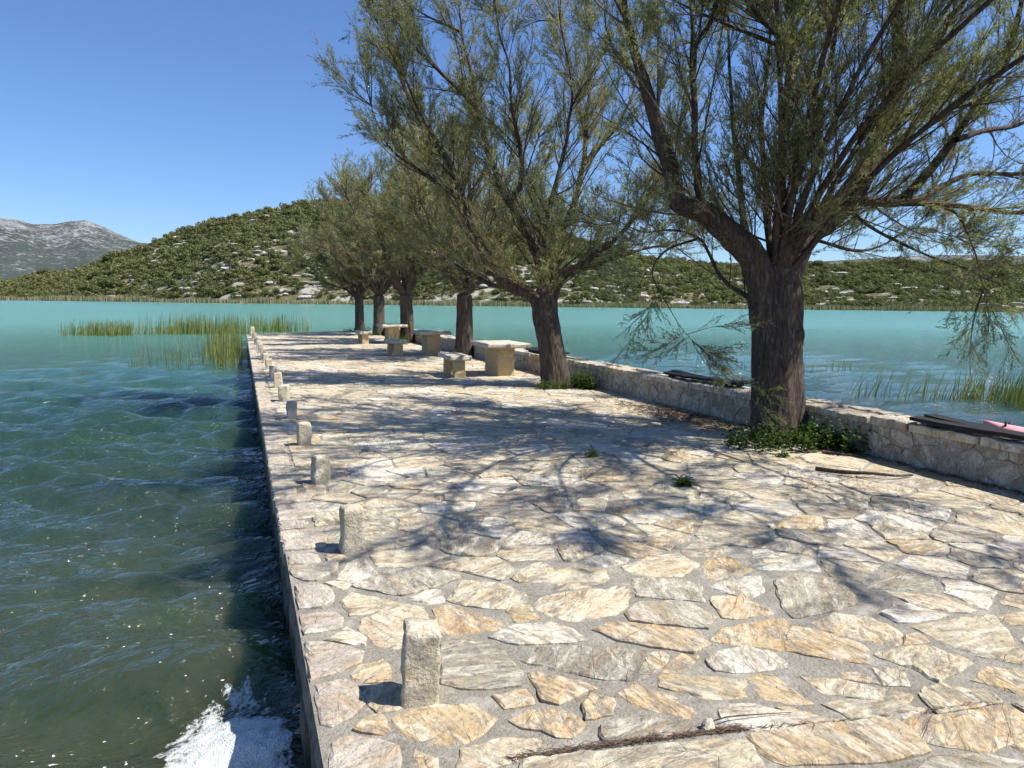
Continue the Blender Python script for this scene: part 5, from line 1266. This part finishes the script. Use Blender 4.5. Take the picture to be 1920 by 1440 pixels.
# ------------------------------------------------------------------ weeds at the tree feet
def weed_clump(name, centre, rx, ry, hmax, n_stem, label, seed, leafy=True, skip=None):
    g = np.random.default_rng(seed); V = []; R = []
    P = []; D = []; S = []; 
    a = g.uniform(0, 6.28, n_stem); rr_ = np.sqrt(g.uniform(0.0, 1, n_stem))
    bx = centre[0] + rx * rr_ * np.cos(a); by = centre[1] + ry * rr_ * np.sin(a)
    if skip is not None:
        k = np.hypot(bx - skip[0], by - skip[1]) > skip[2]; bx, by = bx[k], by[k]
    for x, y in zip(bx, by):
        h = hmax * g.uniform(0.35, 1.0); d = unit(np.array([g.normal(0, 0.35), g.normal(0, 0.35), 1.0])); m_ = int(9 + h * 40)
        s = g.uniform(0.05, 1, m_); P.append(np.array([x, y, 0.0]) + d * (h * s)[:, None]); az = g.uniform(0, 6.28, m_)
        D.append(unit(np.c_[np.cos(az), np.sin(az), g.uniform(-0.2, 0.9, m_)])); S.append((0.055 if leafy else 0.085) * g.uniform(0.5, 1.2, m_) * (1.15 - 0.5 * s)); R.append(np.clip(g.normal(0.45, 0.2) + g.normal(0, 0.15, m_), 0, 1))
    P = np.concatenate(P); D = np.concatenate(D); S = np.concatenate(S)[:, None]; R = np.concatenate(R); n = len(P)
    w = unit(np.cross(D, UPV + g.normal(0, 0.4, (n, 3)))); wd = 0.36 if leafy else 0.10
    V = np.stack([P, P + D * S * 0.5 + w * S * wd, P + D * S - UPV * S * 0.15, P + D * S * 0.5 - w * S * wd], 1).reshape(-1, 3)
    o = add_obj(name, mesh_data(name, V - np.array([*centre, 0]), np.arange(n * 4).reshape(n, 4), False, {'rnd': R}), MAT['weed'], None, (*centre, 0.0))
    return tag(o, label, 'weeds', kind='stuff')
weed_clump('weed_clump', (5.98, 6.66), 0.85, 0.45, 0.36, 190, 'dark leafy weeds round the foot of the big closest tree', 1, True, (6.12, 7.1, 0.30))
weed_clump('weed_clump', (6.42, 6.35), 0.24, 0.45, 0.42, 85, 'bright green weeds right of the big trunk against the wall', 2, True)
weed_clump('weed_clump', (6.15, 12.5), 0.18, 0.35, 0.42, 90, 'bright leafy bush right of the leaning tree against the wall', 3, True)
weed_clump('grass_tuft', (5.55, 12.55), 0.30, 0.22, 0.22, 60, 'dark grass tuft at the left foot of the leaning tree', 4, False)
weed_clump('weed_clump', (5.9, 16.6), 0.35, 0.5, 0.30, 45, 'weeds between the closest bench and closest table', 5, True)
weed_clump('weed_clump', (6.0, 20.6), 0.3, 0.6, 0.32, 40, 'weeds at the foot of the third tree behind the middle bench', 6, True)
weed_clump('weed_clump', (5.75, 27.6), 0.35, 0.7, 0.5, 60, 'weeds at the foot of the fourth tree behind the middle table', 7, True)
weed_clump('weed_clump', (5.7, 34.3), 0.45, 0.9, 0.55, 60, 'weeds at the foot of the fifth tree behind the farthest bench', 8, True)
weed_clump('weed_clump', (5.4, 38.6), 0.5, 0.5, 0.30, 40, 'weeds round the foot of the last tree at the pier end', 9, True)
weed_clump('grass_tuft', (3.71, 5.44), 0.07, 0.07, 0.11, 16, 'small grass tuft growing from a paving joint in front of the big tree', 10, False)
weed_clump('grass_tuft', (3.47, 6.8), 0.05, 0.05, 0.09, 10, 'tiny grass tuft in the dappled paving left of the big tree', 11, False)
weed_clump('grass_tuft', (5.45, 6.15), 0.09, 0.05, 0.07, 10, 'low sprig in the paving below the weeds of the big tree', 12, False)

# ------------------------------------------------------------------ litter and fallen sticks
def sticks(name, pts, label, seed, ln=(0.02, 0.09), r=0.0016, along=None, zup=0.018):
    g = np.random.default_rng(seed); n = len(pts); a = g.uniform(0, 6.28, n) if along is None else along + g.normal(0, 0.45, n)
    L = g.uniform(*ln, n)[:, None]; d = np.c_[np.cos(a), np.sin(a), g.normal(0, 0.10, n)]; s = g.normal(0, 0.25, (n, 3)) * [1, 1, 0.3]
    p = np.c_[pts, zup + np.abs(g.normal(0, 0.006, n))]
    C = np.stack([p - d * L / 2, p + s * L * 0.12, p + d * L / 2], 1)
    V, F = tubes(C, np.full((n, 3), r) * g.uniform(0.6, 1.6, (n, 1)), 3)
    o = add_obj(name, mesh_data(name, V, F, False, {'rnd': np.repeat(g.random(n), 6)}), MAT['litter'])
    return tag(o, label, 'litter', kind='stuff')
g = np.random.default_rng(3)
path = np.array([(0.86, 2.27), (1.30, 2.215), (1.66, 2.155), (1.78, 2.135), (2.37, 2.015), (2.61, 1.985), (2.93, 1.94)])
seg = np.array([330, 330, 260, 110, 40, 60]); pp = []
for k in range(6):
    s = g.random(seg[k]); c = path[k] + (path[k + 1] - path[k]) * s[:, None]
    pp.append(c + np.c_[np.zeros(seg[k]), np.abs(g.normal(0, 1, seg[k])) * (0.014 if k < 3 else 0.004)])
sticks('dry_litter', np.concatenate(pp), 'line of dry brown needles and twigs caught in the joint across the nearest paving', 3, (0.012, 0.05), 0.0009, -0.17, 0.006)
c = np.c_[g.normal(5.98, 0.22, 1500), g.normal(9.0, 0.75, 1500)]; c = c[(c[:, 0] < 6.42)]
sticks('dry_litter', c, 'brown needle litter drifted against the wall behind the big tree', 4, (0.03, 0.11), 0.0024)
c = np.c_[6.41 - np.abs(g.normal(0, 0.06, 700)), g.uniform(3.0, 8.0, 700)]
sticks('dry_litter', c, 'thin dark litter along the foot of the wall in front of the big tree', 5, (0.03, 0.09), 0.002)
def fallen(name, path, r, label):
    V, F, _, _ = limb_mesh([np.array(p) for p in path], r, r * 0.45, np.random.default_rng(8), 8)
    return tag(add_obj(name, mesh_data(name, V, F, True), MAT['bark']), label, 'stick')
fallen('fallen_stick', [(5.30, 5.50, 0.035), (5.42, 5.27, 0.04), (5.60, 5.10, 0.045), (5.75, 4.98, 0.04), (5.98, 4.98, 0.03)], 0.024, 'short dark fallen stick lying on the paving right of the big tree')
fallen('fallen_stick', [(1.62, 2.19, 0.026), (1.74, 2.20, 0.034), (1.9, 2.18, 0.03), (2.02, 2.17, 0.03)], 0.0035, 'thin dry twig lying on the white flagstone beside the litter line')
fallen('fallen_stick', [(6.0, 6.15, 0.03), (6.15, 5.95, 0.035), (6.3, 5.8, 0.03)], 0.02, 'pale short stick against the wall right of the weeds')
V, F = rough_block(0.05, 0.04, 0.03, g, 5, 0.3, 0.006, 0.4); tag(add_obj('pebble', mesh_data('pebble', V, F, True), MAT['slab'], None, (1.655, 2.195, 0.012)), 'small white pebble sitting on the line of dry litter', 'pebble')
st, sf = tube_mesh([(-0.94, 5.60, WATER - 0.2), (-0.945, 5.60, WATER + 0.02), (-0.95, 5.6, WATER + 0.13)], 0.006); tag(add_obj('wooden_stake', mesh_data('wooden_stake', st, sf, True), MAT['litter']), 'thin stake sticking out of the water at the left edge', 'stake')
